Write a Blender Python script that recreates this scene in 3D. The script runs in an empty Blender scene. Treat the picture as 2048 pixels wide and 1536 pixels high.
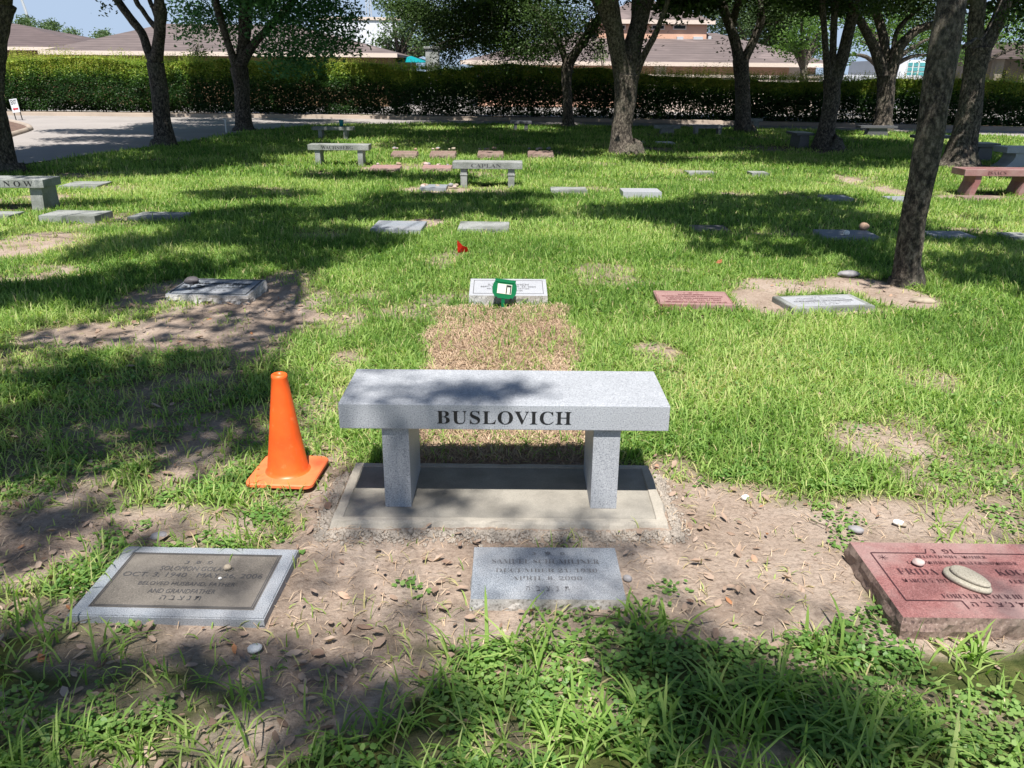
import bpy, bmesh, math, random
import numpy as np
from mathutils import Vector, Matrix, noise as mnoise
random.seed(7); RNG = np.random.default_rng(11)
C = bpy.context.scene.collection
SC = bpy.context.scene

# ------------------------------------------------------------------ camera, sky, sun, exposure
FPX, CX, CY, CAMH = 1640.0, 1024.0, 768.0, 1.6       # focal length in pixels of the 2048 px wide photo
PITCH, ROLL = math.radians(20.5), math.radians(0.5)
cam_d = bpy.data.cameras.new('camera'); cam = bpy.data.objects.new('camera', cam_d); C.objects.link(cam)
cam_d.sensor_width = 36; cam_d.lens = 36 * FPX / 2048
cam_d.clip_end = 2000; cam_d.clip_start = 0.05
FW = np.array([0, math.cos(PITCH), -math.sin(PITCH)]); UP = np.array([0, math.sin(PITCH), math.cos(PITCH)]); RT = np.array([1.0, 0, 0])
cr, sr = math.cos(ROLL), math.sin(ROLL)
cx_ = RT * cr + UP * sr; cy_ = -RT * sr + UP * cr
M = Matrix(((cx_[0], cy_[0], -FW[0], 0), (cx_[1], cy_[1], -FW[1], 0), (cx_[2], cy_[2], -FW[2], CAMH), (0, 0, 0, 1)))
cam.matrix_world = M; SC.camera = cam

SUN = Vector((0.02, 0.50, -1.0)).normalized()          # the way the light travels
sun_el = math.asin(-SUN.z)
W = bpy.data.worlds.new('World'); SC.world = W; W.use_nodes = True
nt = W.node_tree; bg = nt.nodes['Background']
sky = nt.nodes.new('ShaderNodeTexSky'); sky.sky_type = 'NISHITA'; sky.sun_disc = False
sky.sun_elevation = sun_el; sky.sun_rotation = math.radians(180 - 2.3)
sky.air_density = 1.2; sky.dust_density = 0.6; sky.ozone_density = 4.5
geo = nt.nodes.new('ShaderNodeTexCoord'); sxyz = nt.nodes.new('ShaderNodeSeparateXYZ'); nt.links.new(geo.outputs['Generated'], sxyz.inputs[0])
rp = nt.nodes.new('ShaderNodeValToRGB'); rp.color_ramp.elements[0].position = 0.10; rp.color_ramp.elements[1].position = 0.40
hz = nt.nodes.new('ShaderNodeMix'); hz.data_type = 'RGBA'; hz.inputs[6].default_value = (4.9, 6.3, 8.4, 1)     # pale summer haze low in the sky
nt.links.new(sxyz.outputs[2], rp.inputs[0]); nt.links.new(rp.outputs[0], hz.inputs[0]); nt.links.new(sky.outputs[0], hz.inputs[7])
nt.links.new(hz.outputs[2], bg.inputs[0]); bg.inputs[1].default_value = 0.055
sl = bpy.data.lights.new('sun', 'SUN'); sl.energy = 5.0; sl.angle = math.radians(0.53); sl.color = (1.0, 0.96, 0.89)
so = bpy.data.objects.new('sun', sl); C.objects.link(so); so.rotation_euler = SUN.to_track_quat('-Z', 'Y').to_euler(); so.location = (0, -10, 30)
SC.view_settings.view_transform = 'Standard'; SC.view_settings.look = 'None'
SC.view_settings.exposure = 0.85; SC.view_settings.gamma = 1

# ------------------------------------------------------------------ photo pixel -> place in the world
def ray(px, py):
    u = (px - CX) / FPX; v = -(py - CY) / FPX
    return FW + (u * cr - v * sr) * RT + (u * sr + v * cr) * UP
def G(px, py, z=0.0):
    d = ray(px, py); k = (z - CAMH) / d[2]; return float(k * d[0]), float(k * d[1])
def YY(px, py, y):
    d = ray(px, py); k = y / d[1]; return Vector((float(k * d[0]), y, float(CAMH + k * d[2])))
def ppm(x, y, z):                                        # photo pixels per metre at a place
    return FPX / float(np.dot(np.array([x, y, z - CAMH]), FW))
def ground_ellipse(cx, cy, rx, ry):
    x, y = G(cx, cy); y0 = G(cx, cy + ry)[1]; y1 = G(cx, max(cy - ry, 200))[1]
    return x, y, rx / ppm(x, y, 0), max((y1 - y0) / 2, 0.02)

# ------------------------------------------------------------------ noise in numpy
_nt = RNG.random((256, 256))
def vnoise(x, y, s=1.0, o=0.0):
    x = np.asarray(x, float) * s + 37.3 + o; y = np.asarray(y, float) * s + 91.7 + o * 1.7
    xi = np.floor(x).astype(int); yi = np.floor(y).astype(int); fx = x - xi; fy = y - yi
    fx = fx * fx * (3 - 2 * fx); fy = fy * fy * (3 - 2 * fy)
    a = _nt[xi % 256, yi % 256]; b = _nt[(xi + 1) % 256, yi % 256]; c = _nt[xi % 256, (yi + 1) % 256]; d = _nt[(xi + 1) % 256, (yi + 1) % 256]
    return (a * (1 - fx) + b * fx) * (1 - fy) + (c * (1 - fx) + d * fx) * fy
def fbm(x, y, s=1.0, o=0.0):
    return 0.5 * vnoise(x, y, s, o) + 0.3 * vnoise(x, y, s * 2.1, o + 5) + 0.2 * vnoise(x, y, s * 4.3, o + 9)

# ------------------------------------------------------------------ materials
def mat(name):
    m = bpy.data.materials.new(name); m.use_nodes = True; n = m.node_tree; b = n.nodes['Principled BSDF']
    return m, n, b
def N(n, t, **k):
    x = n.nodes.new(t)
    for a, v in k.items():
        if a in x.inputs.keys(): x.inputs[a].default_value = v
        else: setattr(x, a, v)
    return x
def ramp(n, fac, stops, interp='LINEAR'):
    r = n.nodes.new('ShaderNodeValToRGB'); e = r.color_ramp.elements; r.color_ramp.interpolation = interp
    while len(e) < len(stops): e.new(0.5)
    for i, (p, c) in enumerate(stops): e[i].position = p; e[i].color = (*c, 1)
    n.links.new(fac, r.inputs[0]); return r.outputs[0]
def noise(n, scale, detail=3, rough=0.55, vec=None, mapping=None):
    x = N(n, 'ShaderNodeTexNoise', Scale=scale, Detail=detail, Roughness=rough)
    tc = n.nodes.new('ShaderNodeTexCoord'); v = tc.outputs['Object']
    if mapping:
        mp = n.nodes.new('ShaderNodeMapping'); mp.inputs['Scale'].default_value = mapping; n.links.new(v, mp.inputs[0]); v = mp.outputs[0]
    n.links.new(vec or v, x.inputs['Vector']); return x.outputs[0]
def mixc(n, fac, a, b, mode='MIX'):
    m = n.nodes.new('ShaderNodeMix'); m.data_type = 'RGBA'; m.blend_type = mode
    for i, v in ((0, fac), (6, a), (7, b)):
        if hasattr(v, 'links'): n.links.new(v, m.inputs[i])
        else: m.inputs[i].default_value = v if i == 0 else (*v, 1)
    return m.outputs[2]
def bump(n, b, h, strength=0.4, dist=0.01):
    x = N(n, 'ShaderNodeBump', Strength=strength, Distance=dist); n.links.new(h, x.inputs['Height']); n.links.new(x.outputs[0], b.inputs['Normal'])

def granite(name, base, dark, light, rough=0.45, scale=260, stain=None, stain_amt=0.5):
    m, n, b = mat(name)
    f = noise(n, scale, 2, 0.7)
    c = ramp(n, f, [(0.36, dark), (0.47, base), (0.58, base), (0.68, light)])
    f2 = noise(n, 6, 3); c = mixc(n, 0.35, c, mixc(n, 1.0, c, ramp(n, f2, [(0.3, (0.82, 0.82, 0.82)), (0.7, (1.12, 1.12, 1.12))]), 'MULTIPLY'))
    if stain:
        f3 = noise(n, 3.1, 4, 0.65); c = mixc(n, ramp(n, f3, [(0.42, (0, 0, 0)), (0.62, (stain_amt,) * 3)]), c, stain)
    n.links.new(c, b.inputs['Base Color']); b.inputs['Roughness'].default_value = rough
    bump(n, b, f, 0.12, 0.002); return m
def plain(name, c, rough=0.6, var=0.15, scale=12, metal=0.0, bmp=0.0):
    m, n, b = mat(name); f = noise(n, scale, 4)
    k = ramp(n, f, [(0.25, tuple(v * (1 - var) for v in c)), (0.75, tuple(min(1, v * (1 + var)) for v in c))])
    n.links.new(k, b.inputs['Base Color']); b.inputs['Roughness'].default_value = rough; b.inputs['Metallic'].default_value = metal
    if bmp: bump(n, b, noise(n, scale * 6, 4), bmp, 0.01)
    return m
def leafmat(name, stops, trans=0.35, rough=0.5, tcol=1.5):
    m, n, b = mat(name)
    at = n.nodes.new('ShaderNodeAttribute'); at.attribute_name = 'tint'
    c = ramp(n, at.outputs['Fac'], stops)
    n.links.new(c, b.inputs['Base Color']); b.inputs['Roughness'].default_value = rough
    b.inputs['Specular IOR Level'].default_value = 0.3
    t = n.nodes.new('ShaderNodeBsdfTranslucent'); n.links.new(mixc(n, 1.0, c, (tcol, tcol * 1.1, tcol * 0.55), 'MULTIPLY'), t.inputs[0])
    mx = n.nodes.new('ShaderNodeMixShader'); mx.inputs[0].default_value = trans
    n.links.new(b.outputs[0], mx.inputs[1]); n.links.new(t.outputs[0], mx.inputs[2])
    n.links.new(mx.outputs[0], n.nodes['Material Output'].inputs[0]); return m

MT = {}
MT['gran'] = granite('light_grey_granite', (0.355, 0.37, 0.40), (0.19, 0.20, 0.225), (0.52, 0.53, 0.56), 0.5, 210)
MT['granblue'] = granite('blue_grey_granite', (0.25, 0.275, 0.31), (0.07, 0.08, 0.10), (0.48, 0.50, 0.54), 0.5, 300, (0.30, 0.27, 0.25), 0.25)
MT['granpanel'] = granite('weathered_panel', (0.115, 0.102, 0.088), (0.07, 0.062, 0.054), (0.18, 0.16, 0.14), 0.7, 200, (0.20, 0.178, 0.155), 0.5)
MT['granold'] = granite('weathered_granite', (0.30, 0.31, 0.30), (0.12, 0.125, 0.12), (0.48, 0.49, 0.48), 0.65, 180, (0.10, 0.11, 0.09), 0.75)
MT['granwhite'] = granite('pale_granite', (0.38, 0.39, 0.42), (0.24, 0.25, 0.27), (0.52, 0.52, 0.55), 0.4, 250)
MT['grandark'] = granite('dark_granite', (0.10, 0.10, 0.11), (0.04, 0.04, 0.045), (0.2, 0.2, 0.21), 0.35, 200)
MT['granred'] = granite('red_granite', (0.25, 0.108, 0.102), (0.11, 0.045, 0.045), (0.38, 0.22, 0.205), 0.5, 260, (0.34, 0.26, 0.24), 0.55)
MT['granpink'] = granite('rose_granite', (0.34, 0.205, 0.19), (0.2, 0.11, 0.10), (0.46, 0.31, 0.29), 0.45, 220)
MT['rough_red'] = granite('rough_red_granite', (0.20, 0.13, 0.11), (0.08, 0.05, 0.045), (0.34, 0.25, 0.22), 0.8, 90, (0.24, 0.19, 0.15), 0.6)
MT['rough_grey'] = granite('rough_grey_granite', (0.40, 0.39, 0.38), (0.16, 0.155, 0.15), (0.58, 0.57, 0.56), 0.8, 90, (0.27, 0.22, 0.18), 0.5)
MT['ink'] = plain('engraving_black', (0.012, 0.012, 0.014), 0.5, 0.1)
MT['ink2'] = plain('engraving_shadow', (0.05, 0.05, 0.055), 0.8, 0.3)
MT['inkred'] = plain('engraving_red_shadow', (0.06, 0.02, 0.025), 0.7, 0.3)
MT['inkfaint'] = plain('engraving_faint', (0.12, 0.12, 0.13), 0.8, 0.3)
MT['inkpink'] = plain('engraving_faint_rose', (0.16, 0.06, 0.06), 0.8, 0.3)
MT['groovelight'] = plain('groove_light', (0.42, 0.40, 0.36), 0.8, 0.2)

def concrete(name, c, sc=3.0, var=0.2):
    m, n, b = mat(name)
    f = noise(n, sc, 5, 0.6); f2 = noise(n, 160, 3, 0.7)
    k = ramp(n, f, [(0.25, tuple(v * (1 - var) for v in c)), (0.75, tuple(v * (1 + var) for v in c))])
    k = mixc(n, 0.5, k, mixc(n, 1.0, k, ramp(n, f2, [(0.35, (0.75,) * 3), (0.65, (1.15,) * 3)]), 'MULTIPLY'))
    n.links.new(k, b.inputs['Base Color']); b.inputs['Roughness'].default_value = 0.85; bump(n, b, f2, 0.25, 0.004); return m
MT['pad'] = concrete('pad_concrete', (0.265, 0.245, 0.212), 7, 0.3)
MT['rim'] = concrete('pad_rim_concrete', (0.37, 0.335, 0.285), 7, 0.25)
MT['road'] = concrete('road_concrete', (0.30, 0.272, 0.258), 0.5, 0.14)
MT['kerb'] = concrete('kerb_concrete', (0.33, 0.27, 0.22), 1.5, 0.2)
MT['mortar'] = concrete('crumbled_mortar', (0.30, 0.26, 0.22), 30, 0.35)
MT['lot'] = concrete('parking_lot', (0.22, 0.205, 0.19), 0.3, 0.1)

# ground: bare soil where the grass is thin, thatch under the lawn, mulch by the hedge
def ground_mat():
    m, n, b = mat('soil_and_thatch')
    at = n.nodes.new('ShaderNodeAttribute'); at.attribute_name = 'cover'
    sep = n.nodes.new('ShaderNodeSeparateColor'); n.links.new(at.outputs['Color'], sep.inputs[0])
    f = noise(n, 2.2, 6, 0.65); f2 = noise(n, 55, 5, 0.7); f3 = noise(n, 14, 4, 0.6)
    soil = ramp(n, f, [(0.28, (0.23, 0.17, 0.13)), (0.5, (0.36, 0.28, 0.225)), (0.75, (0.46, 0.38, 0.32))])
    soil = mixc(n, 0.8, soil, mixc(n, 1.0, soil, ramp(n, f2, [(0.3, (0.55, 0.52, 0.5)), (0.5, (1, 1, 1)), (0.72, (1.25, 1.25, 1.25))]), 'MULTIPLY'))
    vor = N(n, 'ShaderNodeTexVoronoi', Scale=70.0); tc = n.nodes.new('ShaderNodeTexCoord'); n.links.new(tc.outputs['Object'], vor.inputs['Vector'])
    soil = mixc(n, ramp(n, vor.outputs['Distance'], [(0.10, (0.6,) * 3), (0.22, (0, 0, 0))]), soil, (0.42, 0.36, 0.30))
    thatch = ramp(n, f3, [(0.3, (0.035, 0.055, 0.014)), (0.6, (0.10, 0.11, 0.035)), (0.8, (0.2, 0.16, 0.08))])
    straw = ramp(n, f2, [(0.3, (0.16, 0.105, 0.075)), (0.7, (0.42, 0.31, 0.23))])
    mulch = ramp(n, f2, [(0.3, (0.035, 0.02, 0.012)), (0.7, (0.13, 0.07, 0.045))])
    c = mixc(n, sep.outputs[0], soil, thatch); c = mixc(n, sep.outputs[1], c, straw); c = mixc(n, sep.outputs[2], c, mulch)
    n.links.new(c, b.inputs['Base Color']); b.inputs['Roughness'].default_value = 0.95; b.inputs['Specular IOR Level'].default_value = 0.15
    bump(n, b, noise(n, 38, 8, 0.72), 0.75, 0.035); return m
MT['ground'] = ground_mat()

def bark_mat():
    m, n, b = mat('oak_bark')
    f = noise(n, 26, 8, 0.78, mapping=(1, 1, 0.6)); f2 = noise(n, 2.0, 3)
    c = ramp(n, f, [(0.40, (0.010, 0.008, 0.006)), (0.48, (0.055, 0.043, 0.034)), (0.57, (0.17, 0.142, 0.112)), (0.68, (0.33, 0.29, 0.24))])
    c = mixc(n, ramp(n, f2, [(0.5, (0, 0, 0)), (0.7, (0.35,) * 3)]), c, (0.17, 0.17, 0.12))
    n.links.new(c, b.inputs['Base Color']); b.inputs['Roughness'].default_value = 0.95
    bump(n, b, f, 0.9, 0.05); return m
MT['bark'] = bark_mat()
MT['stem'] = plain('twig_bark', (0.10, 0.075, 0.055), 0.9, 0.4)
MT['oak'] = leafmat('oak_leaf', [(0, (0.018, 0.038, 0.010)), (0.5, (0.036, 0.070, 0.017)), (1, (0.08, 0.14, 0.032))], 0.22)
MT['pinnate'] = leafmat('pinnate_leaf', [(0, (0.04, 0.11, 0.045)), (0.5, (0.085, 0.22, 0.09)), (1, (0.18, 0.36, 0.17))], 0.4)
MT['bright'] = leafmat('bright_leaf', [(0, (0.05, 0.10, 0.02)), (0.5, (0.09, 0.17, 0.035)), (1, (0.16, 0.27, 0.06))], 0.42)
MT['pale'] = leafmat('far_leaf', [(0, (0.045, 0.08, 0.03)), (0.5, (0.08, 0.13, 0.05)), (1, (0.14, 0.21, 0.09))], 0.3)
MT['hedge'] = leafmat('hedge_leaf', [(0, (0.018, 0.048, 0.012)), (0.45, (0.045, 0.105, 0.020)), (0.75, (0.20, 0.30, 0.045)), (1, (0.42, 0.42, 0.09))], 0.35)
MT['shoot'] = leafmat('hedge_shoot', [(0, (0.16, 0.27, 0.035)), (0.6, (0.32, 0.36, 0.06)), (1, (0.44, 0.28, 0.10))], 0.4)
MT['grass'] = leafmat('grass_blade', [(0, (0.070, 0.16, 0.025)), (0.45, (0.225, 0.355, 0.080)), (0.8, (0.42, 0.52, 0.18)), (0.93, (0.52, 0.48, 0.25)), (1, (0.52, 0.42, 0.24))], 0.45, 0.62)
MT['weed'] = leafmat('clover_leaf', [(0, (0.055, 0.125, 0.028)), (0.5, (0.13, 0.25, 0.06)), (1, (0.27, 0.38, 0.12))], 0.35, 0.45)
MT['straw'] = leafmat('dead_sod', [(0, (0.22, 0.14, 0.095)), (0.5, (0.47, 0.335, 0.23)), (1, (0.64, 0.50, 0.36))], 0.2, 0.8, 1.0)
MT['litter'] = leafmat('dead_oak_leaf', [(0, (0.18, 0.11, 0.08)), (0.45, (0.35, 0.25, 0.19)), (0.85, (0.46, 0.35, 0.28)), (1, (0.42, 0.19, 0.09))], 0.15, 0.6, 1.0)

# ------------------------------------------------------------------ objects
def tag(o, label=None, cat=None, group=None, kind=None):
    if label: o['label'] = label
    if cat: o['category'] = cat
    if group: o['group'] = group
    if kind: o['kind'] = kind
    return o
def empty(name, loc=(0, 0, 0), rz=0.0, label=None, cat=None, group=None):
    o = bpy.data.objects.new(name, None); C.objects.link(o); o.location = loc; o.rotation_euler = (0, 0, rz); o.empty_display_size = 0.1
    return tag(o, label, cat, group)
def link(name, me, m, parent=None, loc=None, rot=None, smooth=False):
    o = bpy.data.objects.new(name, me); C.objects.link(o)
    if m is not None and not me.materials: me.materials.append(m)
    if parent: o.parent = parent
    if loc is not None: o.location = loc
    if rot is not None: o.rotation_euler = rot
    if smooth: me.polygons.foreach_set('use_smooth', np.ones(len(me.polygons), bool))
    return o
def arr_mesh(name, V, loops, sizes, tint=None):
    me = bpy.data.meshes.new(name); V = np.ascontiguousarray(V, np.float32)
    me.vertices.add(len(V)); me.vertices.foreach_set('co', V.ravel())
    me.loops.add(len(loops)); me.loops.foreach_set('vertex_index', np.ascontiguousarray(loops, np.int32))
    me.polygons.add(len(sizes)); st = np.concatenate([[0], np.cumsum(sizes)[:-1]]).astype(np.int32)
    me.polygons.foreach_set('loop_start', st)
    me.update(calc_edges=True)
    if tint is not None:
        a = me.attributes.new('tint', 'FLOAT', 'POINT'); a.data.foreach_set('value', np.ascontiguousarray(tint, np.float32))
    return me
def bm_mesh(name, bm):
    me = bpy.data.meshes.new(name); bmesh.ops.recalc_face_normals(bm, faces=bm.faces); bm.to_mesh(me); bm.free(); return me
def box(bm, x0, x1, y0, y1, z0, z1, bev=0.0):
    r = bmesh.ops.create_cube(bm, size=1); vs = r['verts']
    for v in vs: v.co = Vector(((x0 + x1) / 2 + v.co.x * (x1 - x0), (y0 + y1) / 2 + v.co.y * (y1 - y0), (z0 + z1) / 2 + v.co.z * (z1 - z0)))
    if bev: bmesh.ops.bevel(bm, geom=list({e for v in vs for e in v.link_edges}), offset=bev, segments=2, affect='EDGES', profile=0.6)
def boxm(name, *a, bev=0.0):
    bm = bmesh.new(); box(bm, *a, bev=bev); return bm_mesh(name, bm)
def prism(bm, pts, y0, y1, axis='y'):                    # outline in (x,z) run along y, or (y,z) run along x
    f = (lambda p, t: Vector((p[0], t, p[1]))) if axis == 'y' else (lambda p, t: Vector((t, p[0], p[1])))
    a = [bm.verts.new(f(p, y0)) for p in pts]; b = [bm.verts.new(f(p, y1)) for p in pts]; k = len(pts)
    bm.faces.new(a); bm.faces.new(b[::-1])
    for i in range(k): bm.faces.new((a[i], b[i], b[(i + 1) % k], a[(i + 1) % k]))
def lathe(bm, prof, seg=32, off=(0, 0, 0)):
    rings = [[bm.verts.new((off[0] + r * math.cos(2 * math.pi * i / seg), off[1] + r * math.sin(2 * math.pi * i / seg), off[2] + z)) for i in range(seg)] for r, z in prof]
    for a, b in zip(rings, rings[1:]):
        for i in range(seg): bm.faces.new((a[i], a[(i + 1) % seg], b[(i + 1) % seg], b[i]))
    return rings
def catmull(P, n):
    P = [P[0]] + list(P) + [P[-1]]; out = []
    for i in range(1, len(P) - 2):
        for k in range(n):
            t = k / n; a, b, c, d = P[i - 1], P[i], P[i + 1], P[i + 2]
            out.append(0.5 * ((2 * b) + (c - a) * t + (2 * a - 5 * b + 4 * c - d) * t * t + (3 * b - a - 3 * c + d) * t ** 3))
    out.append(P[-2]); return out
def tube(bm, pts, rad, seg=12, sub=6, rough=0.0, cap=True):
    P = catmull([Vector((*p, r)) if False else np.array([*p, r]) for p, r in zip(pts, rad)], sub)
    prev = None; rings = []; ref = Vector((1, 0.1, 0)).normalized()
    for i, q in enumerate(P):
        c = Vector(q[:3]); d = Vector((P[min(i + 1, len(P) - 1)] - P[max(i - 1, 0)])[:3])
        if d.length < 1e-9: d = Vector((0, 0, 1))
        d.normalize(); u = (ref - d * ref.dot(d)); u = u.normalized() if u.length > 1e-4 else d.orthogonal().normalized(); v = d.cross(u); ref = u
        ring = []
        for k in range(seg):
            a = 2 * math.pi * k / seg; e = u * math.cos(a) + v * math.sin(a); r = max(q[3], 0.001)
            if rough:
                p = c + e * r; r *= 1 + rough * (mnoise.noise(Vector((p.x * 5, p.y * 5, p.z * 1.3))) * 1.3 + mnoise.noise(Vector((p.x * 17, p.y * 17, p.z * 4))) * 0.6)
            ring.append(bm.verts.new(c + e * r))
        rings.append(ring)
    for a, b in zip(rings, rings[1:]):
        for k in range(seg): bm.faces.new((a[k], a[(k + 1) % seg], b[(k + 1) % seg], b[k]))
    if cap: bm.faces.new(rings[0][::-1]); bm.faces.new(rings[-1])

# lettering: flat glyph meshes laid just proud of the stone
def serif(s): return ''.join(chr(0x1D400 + ord(c) - 65) if 'A' <= c <= 'Z' else (chr(0x1D7CE + int(c)) if c.isdigit() else c) for c in s)
def text_bm(bm, s, width, height, cx, cy, T, bold=True, thin=0.0, spacing=1.0):
    c = bpy.data.curves.new('t', 'FONT'); c.body = serif(s) if bold else s; c.size = 1; c.space_character = spacing; c.resolution_u = 3; c.offset = thin
    o = bpy.data.objects.new('t', c); C.objects.link(o); bpy.context.view_layer.update()
    me = bpy.data.meshes.new_from_object(o.evaluated_get(bpy.context.evaluated_depsgraph_get()))
    v = np.array([p.co[:] for p in me.vertices]); lo, hi = v.min(0), v.max(0)
    sx = width / (hi[0] - lo[0]); sy = height / (hi[1] - lo[1])
    base = len(bm.verts); vs = [bm.verts.new(T(cx + (p[0] - (lo[0] + hi[0]) / 2) * sx, cy + (p[1] - (lo[1] + hi[1]) / 2) * sy)) for p in v]
    for f in me.polygons:
        try: bm.faces.new([vs[i] for i in f.vertices])
        except ValueError: pass
    bpy.data.objects.remove(o); bpy.data.curves.remove(c); bpy.data.meshes.remove(me)
def star_bm(bm, cx, cy, r, T, w=0.18):
    for k in (0, 1):
        p = [(cx + r * math.sin(math.pi * k + 2 * math.pi * i / 3), cy + r * math.cos(math.pi * k + 2 * math.pi * i / 3)) for i in range(3)]
        q = [(cx + r * (1 - w * 2) * math.sin(math.pi * k + 2 * math.pi * i / 3), cy + r * (1 - w * 2) * math.cos(math.pi * k + 2 * math.pi * i / 3)) for i in range(3)]
        a = [bm.verts.new(T(*i) + Vector((0, 0, 0.0002 * k))) for i in p]; b = [bm.verts.new(T(*i) + Vector((0, 0, 0.0002 * k))) for i in q]
        for i in range(3): bm.faces.new((a[i], a[(i + 1) % 3], b[(i + 1) % 3], b[i]))
def frame_bm(bm, x0, x1, y0, y1, t, T):
    o = [(x0, y0), (x1, y0), (x1, y1), (x0, y1)]; i = [(x0 + t, y0 + t), (x1 - t, y0 + t), (x1 - t, y1 - t), (x0 + t, y1 - t)]
    a = [bm.verts.new(T(*p)) for p in o]; b = [bm.verts.new(T(*p)) for p in i]
    for k in range(4): bm.faces.new((a[k], a[(k + 1) % 4], b[(k + 1) % 4], b[k]))
def line_bm(bm, p, q, t, T):
    d = Vector((q[0] - p[0], q[1] - p[1])).normalized(); n = Vector((-d.y, d.x)) * t / 2
    bm.faces.new([bm.verts.new(T(a[0] + s * n.x, a[1] + s * n.y)) for a, s in ((p, 1), (p, -1), (q, -1), (q, 1))])
HE, BE, TS, NU, TA, PE = '\u05D4', '\u05D1', '\u05E6', '\u05E0', '\u05EA', '\u05E4'

# ------------------------------------------------------------------ ground cover maps (world ellipses)
BARE = [ground_ellipse(*e[:4]) + (e[4],) for e in [
    (60, 1090, 170, 90, 1), (120, 1010, 150, 40, .7), (330, 1050, 220, 45, .85), (620, 1150, 120, 110, 1), (450, 1260, 300, 45, .8), (800, 1170, 240, 100, 1), (240, 1310, 200, 45, .75), (620, 1330, 240, 50, .75), (60, 1230, 120, 40, .9),
    (1330, 1120, 180, 120, 1), (1050, 1240, 330, 50, .95), (1400, 1240, 260, 45, .95), (1580, 1080, 200, 90, 1), (1480, 1010, 160, 45, .75), (1830, 1050, 260, 60, .85), (1950, 960, 160, 60, .6), (1560, 1180, 160, 80, .9), (1900, 1270, 200, 35, .85),
    (1000, 1000, 420, 90, 1), (560, 985, 110, 45, .7), (640, 950, 60, 60, .7), (1350, 960, 60, 50, .7),
    (450, 640, 190, 60, .95), (560, 570, 70, 35, .95), (300, 600, 70, 40, .6), (190, 670, 130, 35, .8), (420, 700, 150, 34, .5), (80, 720, 120, 30, .4), (600, 610, 60, 30, .7),
    (70, 490, 110, 28, .75), (60, 545, 90, 20, .6), (430, 950, 120, 60, .5), (90, 960, 130, 40, .6), (380, 870, 80, 40, .45), (120, 850, 120, 40, .35),
    (1520, 600, 60, 30, 1), (1560, 572, 90, 16, .9), (1700, 570, 90, 18, 1), (1800, 595, 70, 22, .9), (1380, 612, 100, 9, .6), (1660, 622, 110, 9, .7), (1470, 570, 40, 12, .5),
    (1760, 885, 110, 40, .75), (1310, 710, 50, 22, .7), (1900, 920, 90, 40, .6), (2000, 870, 60, 30, .4), (700, 720, 40, 20, .6), (1060, 1330, 60, 40, .5), (720, 1420, 80, 50, .45), (60, 1440, 120, 60, .55), (250, 1400, 160, 50, .6), (450, 1470, 180, 50, .55), (640, 1400, 150, 50, .6), (800, 1340, 120, 40, .7), (200, 1520, 150, 40, .5), (880, 1500, 100, 50, .4), (150, 900, 150, 60, .4), (300, 780, 160, 50, .25), (1190, 1400, 80, 50, .6), (1000, 1490, 90, 50, .5), (1750, 1390, 110, 45, .5), (1950, 1440, 90, 45, .45), (1150, 1310, 110, 40, .7), (1600, 1330, 90, 30, .5), (1500, 1510, 90, 30, .4), (480, 900, 60, 60, .5), (1850, 760, 60, 25, .3), (330, 1500, 150, 50, .3),
    (1740, 372, 35, 22, .7), (1480, 388, 40, 5, .6), (850, 445, 40, 9, .9), (640, 470, 70, 8, .4), (270, 432, 60, 8, .7), (60, 415, 90, 10, .6), (90, 395, 60, 8, .5), (170, 350, 60, 8, .6), (680, 640, 50, 30, .3), (630, 905, 60, 40, .5),
    (1180, 378, 60, 4, .3), (1960, 397, 90, 7, .6), (1580, 300, 120, 7, .6), (1300, 300, 50, 6, .6), (790, 335, 70, 8, .5), (870, 380, 70, 8, .7), (1000, 640, 10, 10, 0)]]
STRAW = [ground_ellipse(*e[:4]) + (e[4],) for e in [(1000, 655, 135, 48, 1), (1000, 730, 158, 55, 1), (1010, 800, 175, 55, 1), (1010, 880, 190, 30, 1)]]
def field(L, x, y):
    r = np.zeros_like(x)
    for cx, cy, rx, ry, s in L:
        d = ((x - cx) / rx) ** 2 + ((y - cy) / ry) ** 2
        r = np.maximum(r, s * np.clip(1.6 - d * 1.05, 0, 1))
    return r
def bare(x, y):
    b = field(BARE, x, y); n = fbm(x, y, 2.2, 3)
    b = np.clip(b + (n - 0.5) * 1.3 * (b > 0.02) * (b < 0.98), 0, 1)
    p = np.clip((fbm(x, y, 0.9, 40) - 0.66) * 6, 0, 0.5)      # small thin spots everywhere
    return np.maximum(b, p)
def straw_box(x, y):                                           # the settled grave: a long rectangle of dead sod
    e = 0.26 * (fbm(x, y, 4, 7) - .5)
    wl = -0.54 - (y - 4.0) * 0.03; wr = 0.41 + .01 * (y - 4.0)
    a = np.clip((x - wl + e) / 0.05, 0, 1) * np.clip((wr - x + e) / 0.05, 0, 1) * np.clip((y - 3.20) / 0.05, 0, 1) * np.clip((5.86 + e - y) / 0.08, 0, 1)
    return a
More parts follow.
